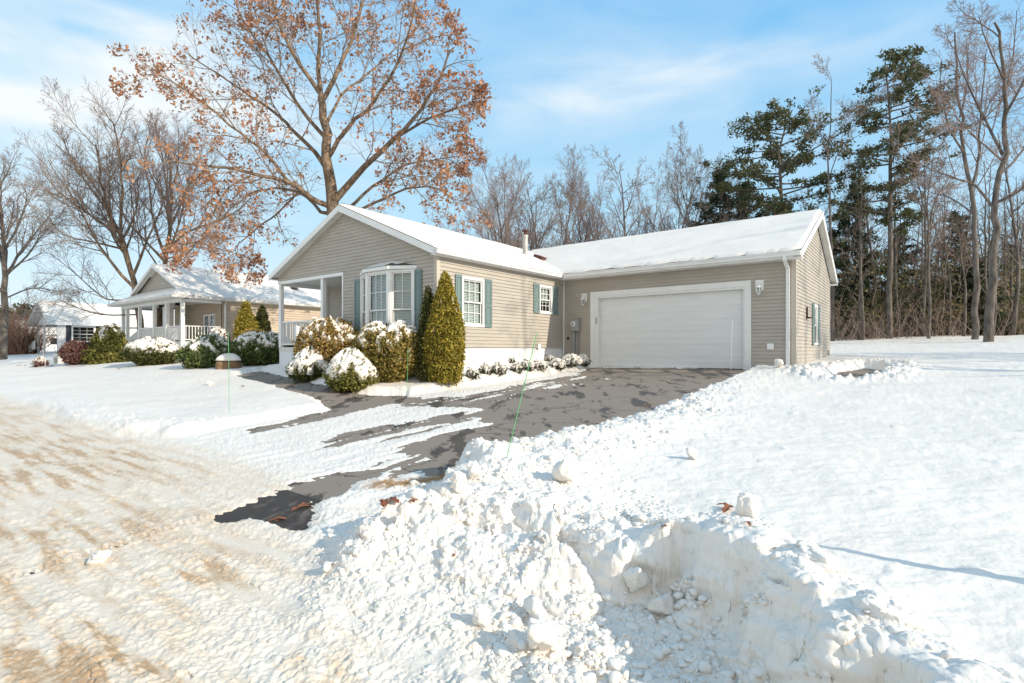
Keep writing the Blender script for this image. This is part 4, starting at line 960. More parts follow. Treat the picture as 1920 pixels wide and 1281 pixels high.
def leaf_cards(pts, n, spread, size, name, m, parent, seed=0, droop=0.0, aspect=1.6, tri=False):
    """small bent leaves scattered round points"""
    rg = np.random.RandomState(seed); P = np.repeat(np.array([tuple(p) for p in pts]), n, 0)
    P = P+rg.normal(0, spread, P.shape)-np.array([0, 0, droop])*rg.rand(len(P), 1)
    k = len(P); a = rg.normal(0, 1, (k, 3)); a /= np.linalg.norm(a, axis=1, keepdims=True); b = np.cross(a, rg.normal(0, 1, (k, 3))); b /= np.linalg.norm(b, axis=1, keepdims=True)+1e-9
    c = np.cross(a, b); s_ = size*rg.uniform(.6, 1.3, (k, 1))
    a = a*s_*aspect/2; b = b*s_/2; c = c*s_*.18
    V = np.stack([P-a, P-b*.9+c, P+a*.9, P+b*.9+c], 1).reshape(-1, 3)
    i = np.arange(k)[:, None]*4; F = np.concatenate([i+0, i+1, i+2, i+3], 1)
    return np_mesh(name, V, F, m, parent)
M_BARKO = mat('bark_oak', (.28, .20, .135), .95, c2=(.11, .075, .05), scale=6, bump=1, bscale=14, stretch=(1, 1, .35), bdist=.05)
M_BARKG = mat('bark_grey', (.20, .17, .145), .95, c2=(.08, .068, .06), scale=5, bump=1, bscale=14, stretch=(1, 1, .3), bdist=.04)
M_TWIG = mat('twig_brown', (.30, .24, .20), .9, c2=(.20, .155, .135), scale=.6)
M_TWIGR = mat('twig_reddish', (.33, .245, .215), .9, c2=(.22, .16, .145), scale=.6)
M_TWIGO = mat('twig_oak', (.30, .225, .175), .9, c2=(.19, .14, .11), scale=.8)
M_LEAFO = mat('oak_leaf', (.4, .18, .08), .7, island=[(.42, .19, .09), (.52, .28, .15), (.32, .14, .08), (.58, .33, .19), (.24, .11, .08)], transl=.3)
M_PINE = mat('pine_needle', (.05, .075, .03), .8, island=[(.05, .075, .035), (.10, .125, .05), (.17, .165, .065), (.07, .09, .045), (.24, .17, .08)], transl=.25)
M_PINEB = mat('pine_needle_dark', (.03, .05, .03), .8, island=[(.03, .05, .03), (.05, .075, .04), (.09, .105, .05)], transl=.2)

PB = dict(max=4, n=[11, 9, 7, 5], t0=[.30, .22, .2, .15], ang=[38, 40, 42, 40], len=[.50, .48, .45, .42], rmax=.09, crook=.10, up=[.02, .085, .06, .04, .03], rmin=.006)
def tree_root(name, x, y, label, group=None, cat='tree', dz=-.1):
    return empty(name, (x, y, gz(x, y)+dz), 0, label=label, cat=cat, group=group)
def px_tree(name, seed, limbs, Z, label, P, bark, twig, zs=None, rt=1.0, base_px=None, leaves=None, spread=1.5, group=None):
    """tree whose trunk and main limbs follow given photo points, standing Z metres away.
    limbs: list of (px points, r0, r1, depth drift, parent?)"""
    rs = random.Random(seed); bx = W(*limbs[0][0][0], Z); root = tree_root(name, bx[0], bx[1], label, group)
    o = Vector(root.location); T = Tree(seed); first = True
    for (pp, r0, r1, dd) in limbs:
        pts = []
        for i, (px, py) in enumerate(pp):
            q = Vector(W(px, py, Z+dd*(i/(len(pp)-1))**1.1))-o
            pts.append(q)
        if first: pts[0].z = -.3
        a, r = T.limb(pts, r0, r1, 0 if first else 1)
        T.spawn(a, r, 0 if first else 1, P); first = False
    T.mesh(0, 1, 'trunk', bark, root); T.mesh(2, 9, 'crown', twig, root, rt)
    return root, T

# the big oak behind the house
Z_ = 27.0
limbs = [([(640, 700), (632, 520), (626, 400), (616, 320), (610, 250), (603, 180)], .44, .17, 0),
 ([(603, 185), (596, 130), (600, 60), (592, -40), (600, -120)], 0.136, 0.045, -1),
 ([(604, 190), (640, 120), (668, 50), (690, -40), (700, -110)], 0.136, 0.038, 2),
 ([(603, 180), (560, 120), (530, 60), (505, -20), (490, -90)], 0.129, 0.038, -2),
 ([(622, 385), (668, 330), (720, 280), (775, 225), (815, 165), (845, 90)], 0.204, 0.038, -2.5),
 ([(735, 265), (790, 230), (850, 205), (900, 190)], 0.088, 0.022, -4),
 ([(616, 330), (600, 300), (560, 255), (520, 215), (470, 180), (410, 140), (350, 100)], 0.150, 0.026, 3),
 ([(612, 300), (650, 240), (700, 190), (740, 130), (770, 50), (780, -30)], 0.129, 0.030, -3),
 ([(620, 390), (585, 372), (545, 345), (490, 330), (430, 315), (370, 310), (310, 300)], 0.163, 0.030, -3),
 ([(545, 345), (500, 290), (450, 250), (390, 200), (320, 150), (275, 140)], 0.095, 0.022, -1),
 ([(624, 400), (600, 395), (560, 360), (500, 355), (450, 375), (410, 420)], 0.116, 0.022, 4),
 ([(655, 390), (700, 350), (760, 310), (810, 300), (870, 290)], 0.095, 0.022, 3),
 ([(660, 400), (720, 372), (780, 350), (830, 360), (860, 385)], 0.082, 0.015, -4),
 ([(612, 260), (560, 200), (520, 130), (470, 60), (430, -20)], 0.116, 0.030, 2),
 ([(610, 240), (640, 180), (690, 140), (740, 90), (800, 40)], 0.088, 0.022, 4),
 ([(470, 330), (430, 350), (400, 400), (380, 450), (370, 480)], 0.061, 0.015, -4),
 ([(560, 360), (520, 400), (480, 430), (440, 470), (470, 500)], 0.061, 0.015, 2)]
PO = dict(max=4, n=[0, 12, 9, 7], t0=[.75, .2, .12, .12], ang=[45, 42, 45, 45], len=[.4, .40, .46, .5], rmax=.036, crook=.12, up=[.02, .05, .03, .015, .0], rmin=.006)
oak, T = px_tree('oak_tree', 11, limbs, Z_, 'tall oak with orange-brown dead leaves rising behind the gabled front of the tan house', PO, M_BARKO, M_TWIGO, rt=1.0)
rs = random.Random(5); tips = []
for (n_, lv), L_ in T.br.items():
    if lv >= 3:
        for b in L_:
            q = b[0][-1]
            w_ = fbm(np.array([q.x*.55]), np.array([q.z*.55+q.y*.4]), 2, 400)[0]
            if rs.random() < .10+.42*max(0, w_+.12): tips.append(q)
leaf_cards(tips, 6, .12, .135, 'leaves', M_LEAFO, oak, 3, droop=.12)
print('oak tips', len(tips), {k: len(v) for k, v in T.br.items()})

# two trees behind the porch house
PL = dict(max=4, n=[12, 11, 9, 6], t0=[.3, .2, .15, .12], ang=[38, 34, 36, 40], len=[.45, .46, .45, .48], rmax=.045, crook=.09, up=[.02, .10, .08, .05, .03], rmin=.008)
px_tree('bare_tree', 21, [([(268, 668), (262, 600), (250, 530), (232, 460), (205, 400), (190, 340), (180, 270)], 0.258, 0.057, 0),
 ([(245, 510), (215, 440), (165, 400), (120, 350), (90, 300)], 0.123, 0.029, 3), ([(225, 445), (228, 380), (225, 310), (215, 240), (205, 225)], 0.111, 0.029, -3),
 ([(205, 400), (160, 340), (130, 290), (120, 260)], 0.086, 0.023, -2), ([(238, 470), (180, 455), (120, 440), (85, 400)], 0.086, 0.017, -3), ([(215, 420), (150, 395), (100, 370), (75, 345)], 0.061, 0.017, 1),
 ([(255, 560), (200, 560), (150, 520), (90, 470)], 0.074, 0.017, 2), ([(236, 470), (250, 420), (245, 350), (232, 290)], 0.074, 0.017, 3), ([(258, 590), (190, 590), (140, 575), (110, 560)], 0.056, 0.017, -3)],
 36, 'leaning bare tree with a broad twiggy crown, left of the two behind the porch house', PL, M_BARKO, M_TWIG)
px_tree('bare_tree', 22, [([(298, 668), (300, 600), (305, 520), (312, 470), (318, 410), (320, 350), (318, 290)], 0.246, 0.069, 0),
 ([(310, 480), (290, 420), (280, 350), (270, 290), (285, 240)], 0.111, 0.029, 3), ([(314, 470), (345, 440), (390, 420), (440, 400), (470, 370)], 0.111, 0.023, -3),
 ([(316, 430), (345, 370), (370, 310), (385, 270)], 0.105, 0.023, 2), ([(318, 400), (310, 330), (300, 270), (290, 235)], 0.080, 0.023, -2), ([(314, 460), (370, 455), (420, 470), (460, 480)], 0.074, 0.017, 2),
 ([(306, 510), (270, 460), (255, 400), (262, 340)], 0.068, 0.017, -2)],
 37, 'upright bare tree with a few russet leaves, right of the two behind the porch house', PL, M_BARKO, M_TWIGR)
px_tree('bare_tree', 23, [([(6, 668), (8, 600), (10, 520), (8, 450), (0, 390), (-10, 330)], 0.277, 0.069, 0), ([(8, 470), (35, 420), (50, 370), (40, 345)], 0.098, 0.023, 2),
 ([(9, 520), (50, 480), (80, 440), (100, 420)], 0.092, 0.023, -2), ([(9, 560), (60, 540), (100, 545), (125, 550)], 0.068, 0.017, 2), ([(8, 480), (-40, 400), (-80, 360)], 0.105, 0.023, 0), ([(9, 600), (50, 590), (90, 585)], 0.049, 0.011, -3)],
 40, 'dark-trunked bare tree cut by the left edge of the photo', PL, M_BARKG, M_TWIG)

# generic bare trees: three prototypes, copied
def proto(seed, H, r, P, bark, twig, lean=.03, rt=1.0, name='bare_tree'):
    T = Tree(seed); rs = T.rs; n = 12; pts = []; d = Vector((rs.gauss(0, lean), rs.gauss(0, lean), 1)).normalized(); p = Vector((0, 0, -.3))
    for i in range(n): pts.append(p.copy()); d = (d+Vector((rs.gauss(0, .05), rs.gauss(0, .05), .04))).normalized(); p = p+d*H/(n-1)
    rad = [r*(1-.86*(i/(n-1))) for i in range(n)]; T.put(pts, rad, 0); T.spawn(pts, rad, 0, P)
    root = empty(name, (0, 0, 0), 0, cat='tree'); T.mesh(0, 1, 'trunk', bark, root); T.mesh(2, 9, 'crown', twig, root, rt)
    return root, T
def copy_tree(o, parent=None):
    c = o.copy(); col.objects.link(c); c.parent = parent
    for ch in o.children:
        d = ch.copy(); col.objects.link(d); d.parent = c
        for g2 in ch.children:
            e_ = g2.copy(); col.objects.link(e_); e_.parent = d
    return c
_used = set()
def place(pr, x, y, s=1.0, rz=0.0, label=None, group=None, sz=None, dz=-.1):
    o = pr if pr.name not in _used else copy_tree(pr)
    _used.add(pr.name); o.location = (x, y, gz(x, y)+dz); o.rotation_euler = (0, 0, rz); o.scale = (s, s, sz or s)
    if label: o['label'] = label
    o['category'] = 'tree'
    if group: o['group'] = group
    return o
PV = dict(max=4, n=[15, 10, 8, 6], t0=[.22, .15, .15, .12], ang=[34, 30, 34, 38], len=[.55, .42, .44, .46], rmax=.035, crook=.08, up=[.02, .10, .09, .05, .03], rmin=.009)
PS = dict(max=4, n=[12, 8, 7, 5], t0=[.40, .2, .15, .15], ang=[42, 40, 42, 40], len=[.36, .42, .44, .46], rmax=.035, crook=.11, up=[.02, .06, .05, .03, .02], rmin=.009)
PT = dict(max=3, n=[16, 5, 4], t0=[.35, .2, .2], ang=[50, 45, 45], len=[.16, .40, .45], rmax=.04, crook=.10, up=[.02, .05, .03, .02], rmin=.008)
v1, _ = proto(31, 13, .20, PV, M_BARKG, M_TWIGR); v2, _ = proto(32, 13, .18, PV, M_BARKG, M_TWIG); v3, _ = proto(33, 13, .17, PS, M_BARKG, M_TWIG); v4, _ = proto(34, 13, .19, PV, M_BARKG, M_TWIGR)
t1, _ = proto(41, 15, .15, PT, M_BARKG, M_TWIG, .02); t2, _ = proto(42, 15, .13, PT, M_BARKG, M_TWIG, .04); t3, _ = proto(43, 15, .17, PS, M_BARKG, M_TWIGR, .04)
def px_place(pr, px, ytop, Z, label, group=None, Hn=13.0, wide=1.0):
    Hn = max(max(v[2] for v in c.bound_box) for c in pr.children)
    x = (px-960)/FPX*Z; g_ = gz(x, Z); H_ = EYE+(HY-ytop)/FPX*Z-g_; s = H_/Hn
    return place(pr, x, Z, max(s, .75)*wide, random.uniform(0, 6.28), label, group, sz=s)
BG = 'bare trees behind the garage roof'
px_place(v1, 965, 275, 46, 'bare tree just right of the flue pipe, behind the roof', BG)
px_place(v2, 1068, 262, 48, 'bare tree with upswept limbs near the middle of the group over the roof', BG)
px_place(v4, 1112, 285, 50, 'bare tree with reddish twigs, behind the middle of the garage roof', BG)
px_place(v3, 1172, 300, 44, 'dark crooked bare tree behind the garage roof, lower than its neighbours', BG)
px_place(v2, 1292, 222, 46, 'tallest bare tree of the group over the garage roof', BG)
px_place(v3, 1235, 300, 52, 'thin bare tree just left of the tallest one behind the garage', BG)
px_place(v1, 880, 385, 60, 'small far bare tree over the main roof, right of the oak', BG)
px_place(v4, 930, 330, 60, 'pale far bare tree between the oak and the flue pipe', BG)
px_place(v3, 1020, 330, 56, 'slender far bare tree right of the flue pipe', BG)
px_place(v4, 1000, 290, 52, 'bare tree between the flue pipe and the upswept one', BG)
px_place(v1, 1140, 300, 54, 'fine-twigged bare tree behind the middle of the garage roof', BG)
px_place(v4, 1200, 310, 58, 'hazy bare tree left of the thin one over the garage', BG)
px_place(v2, 945, 320, 50, 'dense bare tree rising behind the main roof ridge', BG)
px_place(v1, 1345, 300, 52, 'bare tree at the left foot of the dark pines', BG)
# ------------------------------------------------------------ white pines
def pine(seed, H, r, z0, nb, Lm, m, name='pine_tree', tuft=9, up=.25, top=1.0, shape=None):
    T = Tree(seed); rs = T.rs; n = 12; pts = [Vector((rs.gauss(0, .06)*i/3, rs.gauss(0, .06)*i/3, -.3+(H+.3)*i/(n-1))) for i in range(n)]
    rad = [r*(1-.85*i/(n-1)) for i in range(n)]; T.put(pts, rad, 0); tips = []
    for k in range(nb):
        t = z0+(1-z0)*((k+rs.random())/nb)**.9; x = t*(n-1); i = min(int(x), n-2); p = pts[i].lerp(pts[i+1], x-i)
        f = shape(t) if shape else (1-((t-z0)/(1-z0))**1.6*.8); L_ = Lm*f*rs.uniform(.45, 1.15); az = rs.uniform(0, 6.28)
        d = Vector((math.cos(az), math.sin(az), rs.uniform(-.05, .3))).normalized(); q = [p.copy()]; m_ = 6
        for j in range(1, m_): d = (d+Vector((rs.gauss(0, .08), rs.gauss(0, .08), up*.2))).normalized(); q.append(q[-1]+d*L_/(m_-1))
        T.put(q, [max(.012, .05*f*(1-.8*j/(m_-1))) for j in range(m_)], 1)
        for j in range(max(4, int(tuft*f*rs.uniform(.6, 1.2)))):
            a = rs.uniform(.3, 1.0)*(m_-1); i2 = min(int(a), m_-2); b = q[i2].lerp(q[i2+1], a-i2)
            az2 = rs.uniform(0, 6.28); l2 = rs.uniform(.2, .85)*min(1, L_*.5)
            e_ = b+Vector((math.cos(az2)*l2, math.sin(az2)*l2, rs.uniform(.0, .3)*l2)); T.put([b, b.lerp(e_, .5), e_], [.012, .01, .008], 2)
            for w in (.35, .6, .85, 1.0): tips.append(b.lerp(e_, w))
    root = empty(name, (0, 0, 0), 0, cat='tree'); T.mesh(0, 1, 'trunk', M_BARKG, root)
    cr_ = leaf_cards(tips, 8, .13, .11, 'crown', m, root, seed, aspect=2.2)
    T.mesh(2, 2, 'crown_twigs', M_TWIG, root)['kind'] = 'stuff'
    return root
pA = pine(51, 18, .20, .38, 54, 3.6, M_PINE, shape=lambda t: .45+.75*math.sin(min(1, max(0, (t-.30)/.75))*3.14)**.8)
pB = pine(52, 15, .22, .30, 62, 4.4, M_PINE, shape=lambda t: .35+.8*math.sin(min(1, max(0, (t-.25)/.8))*3.14)**.7)
pC = pine(53, 11, .12, .12, 58, 2.4, M_PINEB)
px_place(pA, 1668, 95, 38, 'tallest white pine, its ragged crown standing above the woods right of the garage', 'evergreens in the woods', 18)
px_place(pB, 1465, 175, 44, 'broad white pine with spreading boughs behind the ridge end of the garage', 'evergreens in the woods', 15, 1.05)
px_place(pC, 1345, 305, 52, 'small dark pine left of the broad white pine behind the garage', 'evergreens in the woods', 11, 1.2)
px_place(pC, 1400, 330, 50, 'dark pine pressed against the left side of the broad white pine', 'evergreens in the woods', 11, 1.1)
px_place(pC, 1600, 330, 44, 'dark young pine between the two tall white pines', 'evergreens in the woods', 11, 1.0)
px_place(pC, 1790, 395, 46, 'yellow-green lit young pine low in the woods', 'evergreens in the woods', 11, 1.3)
px_place(pC, 1690, 420, 48, 'young dark pine below the tallest white pine', 'evergreens in the woods', 11, 1.3)
px_place(pC, 1560, 430, 47, 'young dark pine just beyond the garage gable', 'evergreens in the woods', 11, 1.2)
px_place(pC, 1830, 480, 40, 'low dark pine beside the thick trunks at right', 'evergreens in the woods', 11, 1.5)
px_place(pC, 1895, 450, 50, 'dark pine at the right edge of the photo', 'evergreens in the woods', 11, 1.2)
# ------------------------------------------------------------ tall bare trees at right
PR = dict(max=4, n=[3, 12, 9, 6], t0=[.55, .2, .15, .12], ang=[42, 42, 42, 42], len=[.3, .40, .44, .48], rmax=.04, crook=.13, up=[.02, .04, .04, .02, .02], rmin=.008)
px_tree('bare_tree', 61, [([(1853, 655), (1858, 560), (1862, 460), (1866, 380), (1880, 290), (1885, 200), (1880, 120), (1870, 40)], 0.252, 0.056, 0),
 ([(1866, 380), (1900, 365), (1940, 340), (1990, 330)], 0.108, 0.028, -2), ([(1863, 390), (1830, 350), (1780, 330), (1730, 310), (1690, 270)], 0.084, 0.017, -2), ([(1880, 290), (1850, 230), (1815, 160), (1790, 90)], 0.090, 0.022, 2),
 ([(1884, 220), (1920, 150), (1950, 60)], 0.090, 0.022, -2), ([(1884, 180), (1900, 100), (1905, 20)], 0.060, 0.017, 2), ([(1878, 300), (1830, 260), (1790, 220), (1750, 210)], 0.060, 0.011, -3), ([(1872, 330), (1920, 280), (1960, 200)], 0.072, 0.017, 2),
 ([(1882, 150), (1850, 80), (1835, 30)], 0.054, 0.017, -1)],
 30, 'thickest bare tree near the right edge, its limbs reaching over the woods', PR, M_BARKG, M_TWIGR)
px_tree('bare_tree', 62, [([(1826, 655), (1830, 540), (1826, 430), (1820, 350), (1806, 270), (1798, 200), (1792, 120), (1790, 60)], 0.192, 0.039, 0),
 ([(1822, 360), (1834, 300), (1838, 230), (1845, 150), (1850, 90)], 0.096, 0.022, 2), ([(1810, 290), (1780, 240), (1765, 170), (1765, 110)], 0.072, 0.017, -2), ([(1800, 220), (1815, 150), (1812, 70)], 0.060, 0.017, 1), ([(1822, 400), (1780, 370), (1745, 360), (1715, 330)], 0.054, 0.011, 2)],
 33, 'forked bare tree directly left of the thickest trunk', PR, M_BARKG, M_TWIGR)
px_tree('bare_tree', 63, [([(1742, 655), (1743, 560), (1740, 470), (1742, 420), (1730, 380), (1718, 330)], 0.120, 0.028, 0), ([(1742, 430), (1752, 380), (1775, 340), (1800, 310)], 0.066, 0.017, 1), ([(1742, 440), (1738, 390), (1745, 330), (1750, 280)], 0.054, 0.017, -1), ([(1740, 480), (1760, 430), (1765, 370)], 0.036, 0.011, 1)],
 36, 'slim forked bare tree between the tall pine and the thick trunks', PR, M_BARKG, M_TWIG)
px_tree('bare_tree', 64, [([(1562, 655), (1560, 500), (1556, 400), (1554, 300), (1556, 220), (1560, 140)], 0.120, 0.017, 0), ([(1556, 330), (1575, 270), (1590, 200)], 0.042, 0.011, 1), ([(1556, 300), (1535, 240), (1520, 190)], 0.042, 0.011, -1)],
 37, 'slim bare tree rising right of the garage peak', PR, M_BARKG, M_TWIG)
WG = 'slim bare trees in the woods'
rs = random.Random(77)
for i in range(80):
    px = rs.uniform(1556, 1935); Z = rs.uniform(37, 62)
    place(rs.choice([t1, t2, t3, t1, t2]), (px-960)/FPX*Z, Z, rs.uniform(.6, 1.05), rs.uniform(0, 6.28), 'slim bare tree '+('near the front edge' if Z < 44 else 'midway back' if Z < 53 else 'deep')+' in the woods, '+('just right of the garage gable' if px < 1650 else 'below the tallest pine' if px < 1740 else 'left of the thickest trunk' if px < 1850 else 'by the right edge'), WG)
for i in range(8):
    px = rs.uniform(1340, 1556); Z = rs.uniform(48, 62)
    place(rs.choice([t1, t2, t3]), (px-960)/FPX*Z, Z, rs.uniform(.6, .95), rs.uniform(0, 6.28), 'slim bare tree showing over the right half of the garage roof', 'slim bare trees over the roof')
for i in range(9):
    px = rs.uniform(870, 1340); Z = rs.uniform(52, 66)
    place(rs.choice([t3, v3, v1]), (px-960)/FPX*Z, Z, rs.uniform(.5, .75), rs.uniform(0, 6.28), 'low far bare tree in the row behind the house roof', 'low far bare trees')
# trees outside the frame on the right: they throw the long shadows over field and garage
RL = ['nearest the garage', 'second from the garage', 'slim one beside it', 'third in the row', 'far one behind the row', 'by the middle of the field', 'slim one opposite the middle', 'opposite the camera', 'slim one opposite the camera', 'at the back of the field', 'outermost', 'farthest back', 'beside the outermost', 'southernmost']
for i, (d_, l_, s, pr) in enumerate([(22, -2.5, 1.2, t1), (27, 2.5, 1.35, t1), (24, 5, 1.2, t2), (35, -.5, 1.5, t2), (38, 6, 1.5, v3), (30, 8, 1.3, t1), (44, 3, 1.6, t2)]):
    x = 7.5+.857*d_+.514*l_; y_ = 16.5-.514*d_+.857*l_
    if x < y_*1.05+1.5: x = y_*1.05+1.5
    place(pr, x, y_, s, i*1.3, 'bare tree right of the field, outside the photo, '+RL[i], 'bare trees right of the field')
# sapling beside the camera, its shadow falls over the bank
T = Tree(91); pts = [Vector((0, 0, -.1)), Vector((.02, .01, .3)), Vector((-.01, .03, .6)), Vector((.02, .0, .9)), Vector((.03, .02, 1.15))]
T.put(pts, [.048, .042, .036, .028, .01], 0); sp = empty('sapling', (3.55, 2.0, gz(3.55, 2.0)), label='thin bare sapling in the snow beside the road, right of the photo', cat='sapling'); T.mesh(0, 0, 'trunk', M_BARKG, sp)

# ------------------------------------------------------------ undergrowth of the woods: nobody could count it
def brush(name, spots, h, n, m, seed, thick=.012, **k):
    rs = random.Random(seed); V = {}; T = Tree(seed)
    for (x, y_) in spots:
        b = Vector((x, y_, gz(x, y_)-.05))
        for i in range(n):
            d = Vector((rs.gauss(0, .55), rs.gauss(0, .55), 1)).normalized(); L_ = h*rs.uniform(.2, 1.0)*rs.uniform(.5, 1.5); p = b+Vector((rs.gauss(0, .5), rs.gauss(0, .5), 0)); q = [p]
            for j in range(4): d = (d+Vector((rs.gauss(0, .16), rs.gauss(0, .16), .02))).normalized(); q.append(q[-1]+d*L_/4)
            T.put(q, [thick*1.5, thick*1.2, thick, thick*.8, thick*.5], 3)
            for c in range(6):
                a = rs.uniform(1, 4); i2 = min(int(a), 3); o = q[i2].lerp(q[i2+1], a-i2); e_ = o+Vector((rs.gauss(0, .3), rs.gauss(0, .3), rs.uniform(.05, .5)))*L_*.3
                T.put([o, o.lerp(e_, .5)+Vector((0, 0, .04)), e_], [thick*.7, thick*.55, thick*.4], 4)
    o = T.mesh(0, 9, name, m, None); tag(o, **k); return o
rs = random.Random(3)
def spots(n, p0, p1, z0, z1): return [((rs.uniform(p0, p1)-960)/FPX*q, q) for q in [rs.uniform(z0, z1) for _ in range(n)]]
brush('undergrowth', spots(520, 1555, 1990, 37, 64), 2.4, 7, M_TWIG, 5, .014, label='tangle of brown undergrowth between the trunks of the woods', cat='undergrowth', kind='stuff')
brush('undergrowth', spots(230, 1555, 1990, 38, 64), 7.5, 3, M_TWIG, 15, .018, label='thin saplings crowding the woods behind the snowy field', cat='undergrowth', kind='stuff')
brush('undergrowth', spots(220, 860, 1560, 50, 62), 3.0, 8, M_TWIGR, 6, .016, label='reddish brush behind the house roof', cat='undergrowth', kind='stuff')
br = brush('brush_pile', spots(190, -60, 58, 50, 66), 4.6, 11, mat('brush_brown', (.26, .15, .10), .9, c2=(.15, .09, .07), scale=.6), 7, .022, label='reddish brown bare brush at the far left, beside the distant road', cat='brush', kind='stuff')
# leafy mass low in the woods
rs = random.Random(8); pts = []
for (x, y_) in spots(460, 1556, 1990, 39, 68):
    hgt = rs.uniform(.5, 7.5) if rs.random() < .7 else 2; g_ = gz(x, y_); pts += [Vector((x+rs.gauss(0, .8), y_+rs.gauss(0, .5), g_+rs.uniform(.1, hgt))) for _ in range(12)]
o = leaf_cards(pts, 18, .40, .17, 'evergreen_thicket', mat('thicket_leaf', (.06, .08, .03), .8, island=[(.08, .09, .04), (.15, .16, .07), (.26, .23, .10), (.26, .17, .10), (.12, .10, .07)], transl=.25), None, 9)
tag(o, 'dark green thicket filling the woods behind the trunks', 'thicket', kind='stuff')
pts = []
for px in range(-60, 140, 5):
    Z = rs.uniform(95, 110); x = (px-960)/FPX*Z; h = rs.uniform(5, 9.5)
    pts += [Vector((x+rs.gauss(0, .8)*(1-t), Z+rs.gauss(0, .8)*(1-t), .5+h*t)) for t in [rs.random() for _ in range(45)]]
o = leaf_cards(pts, 9, .45, .5, 'far_woods', M_PINEB, None, 10); tag(o, 'line of far dark pines beyond the white house at left', 'woods', kind='stuff')
pts = []
for px in range(-100, 1000, 6):
    Z = rs.uniform(130, 150); x = (px-960)/FPX*Z; h = rs.uniform(3, 7)
    pts += [Vector((x+rs.gauss(0, 1.2), Z, .5+h*t)) for t in [rs.random() for _ in range(14)]]
o = leaf_cards(pts, 8, .7, .7, 'far_woods', mat('far_twigs', (.12, .10, .10), .9, island=[(.10, .08, .08), (.16, .13, .12)]), None, 12); tag(o, 'distant grey-brown wood along the horizon behind the houses', 'woods', kind='stuff')
# ---------------------------------------------------------------- shrubs
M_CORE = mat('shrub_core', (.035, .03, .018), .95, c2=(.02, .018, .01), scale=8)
def lm(n, cols, tr=.2): return mat(n, cols[0], .7, island=cols, transl=tr)
M_OCH = lm('leaf_ochre', [(.26, .19, .05), (.42, .26, .08), (.50, .34, .13), (.20, .18, .04), (.36, .20, .07)])
M_BRG = lm('leaf_browngreen', [(.17, .16, .04), (.32, .23, .06), (.42, .29, .09), (.12, .13, .03), (.26, .21, .05)])
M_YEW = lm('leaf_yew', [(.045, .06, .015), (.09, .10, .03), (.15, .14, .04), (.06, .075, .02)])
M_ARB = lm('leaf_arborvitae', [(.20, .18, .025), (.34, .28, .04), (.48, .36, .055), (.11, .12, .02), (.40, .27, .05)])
M_RHO = lm('leaf_rhododendron', [(.07, .10, .03), (.12, .17, .05), (.20, .22, .07), (.05, .07, .025)])
M_RED = lm('leaf_barberry', [(.12, .05, .04), (.20, .09, .08), (.26, .15, .12), (.08, .04, .03)])
M_HEM = lm('leaf_weeping', [(.12, .13, .03), (.20, .20, .04), (.28, .24, .07), (.07, .08, .02)])
M_IVY = lm('leaf_groundcover', [(.05, .06, .04), (.09, .10, .06), (.04, .045, .03)])
PR_ = {
 'round': lambda t: np.sqrt(np.clip(1-(2*t-1)**2*.98, 0, 1))**.8*np.where(t < .35, .80+.57*t, 1),
 'dome': lambda t: np.clip(1-t**2.2, 0, 1)**.62*np.where(t < .3, .62+1.27*t, 1),
 'cone': lambda t: np.where(t < .3, .74+.26*np.sin(np.clip(t/.3, 0, 1)*1.57), np.clip(1-((t-.3)/.7)**1.7, 0, 1)),
 'weep': lambda t: np.clip(1-t**3.2, 0, 1)**.6*(.85+.15*np.cos(t*5)),
 'bowl': lambda t: np.clip(1-((t-.45)/.56)**2*1.0, .0, 1)**.55*np.where(t < .45, .62+.85*t, 1),
}
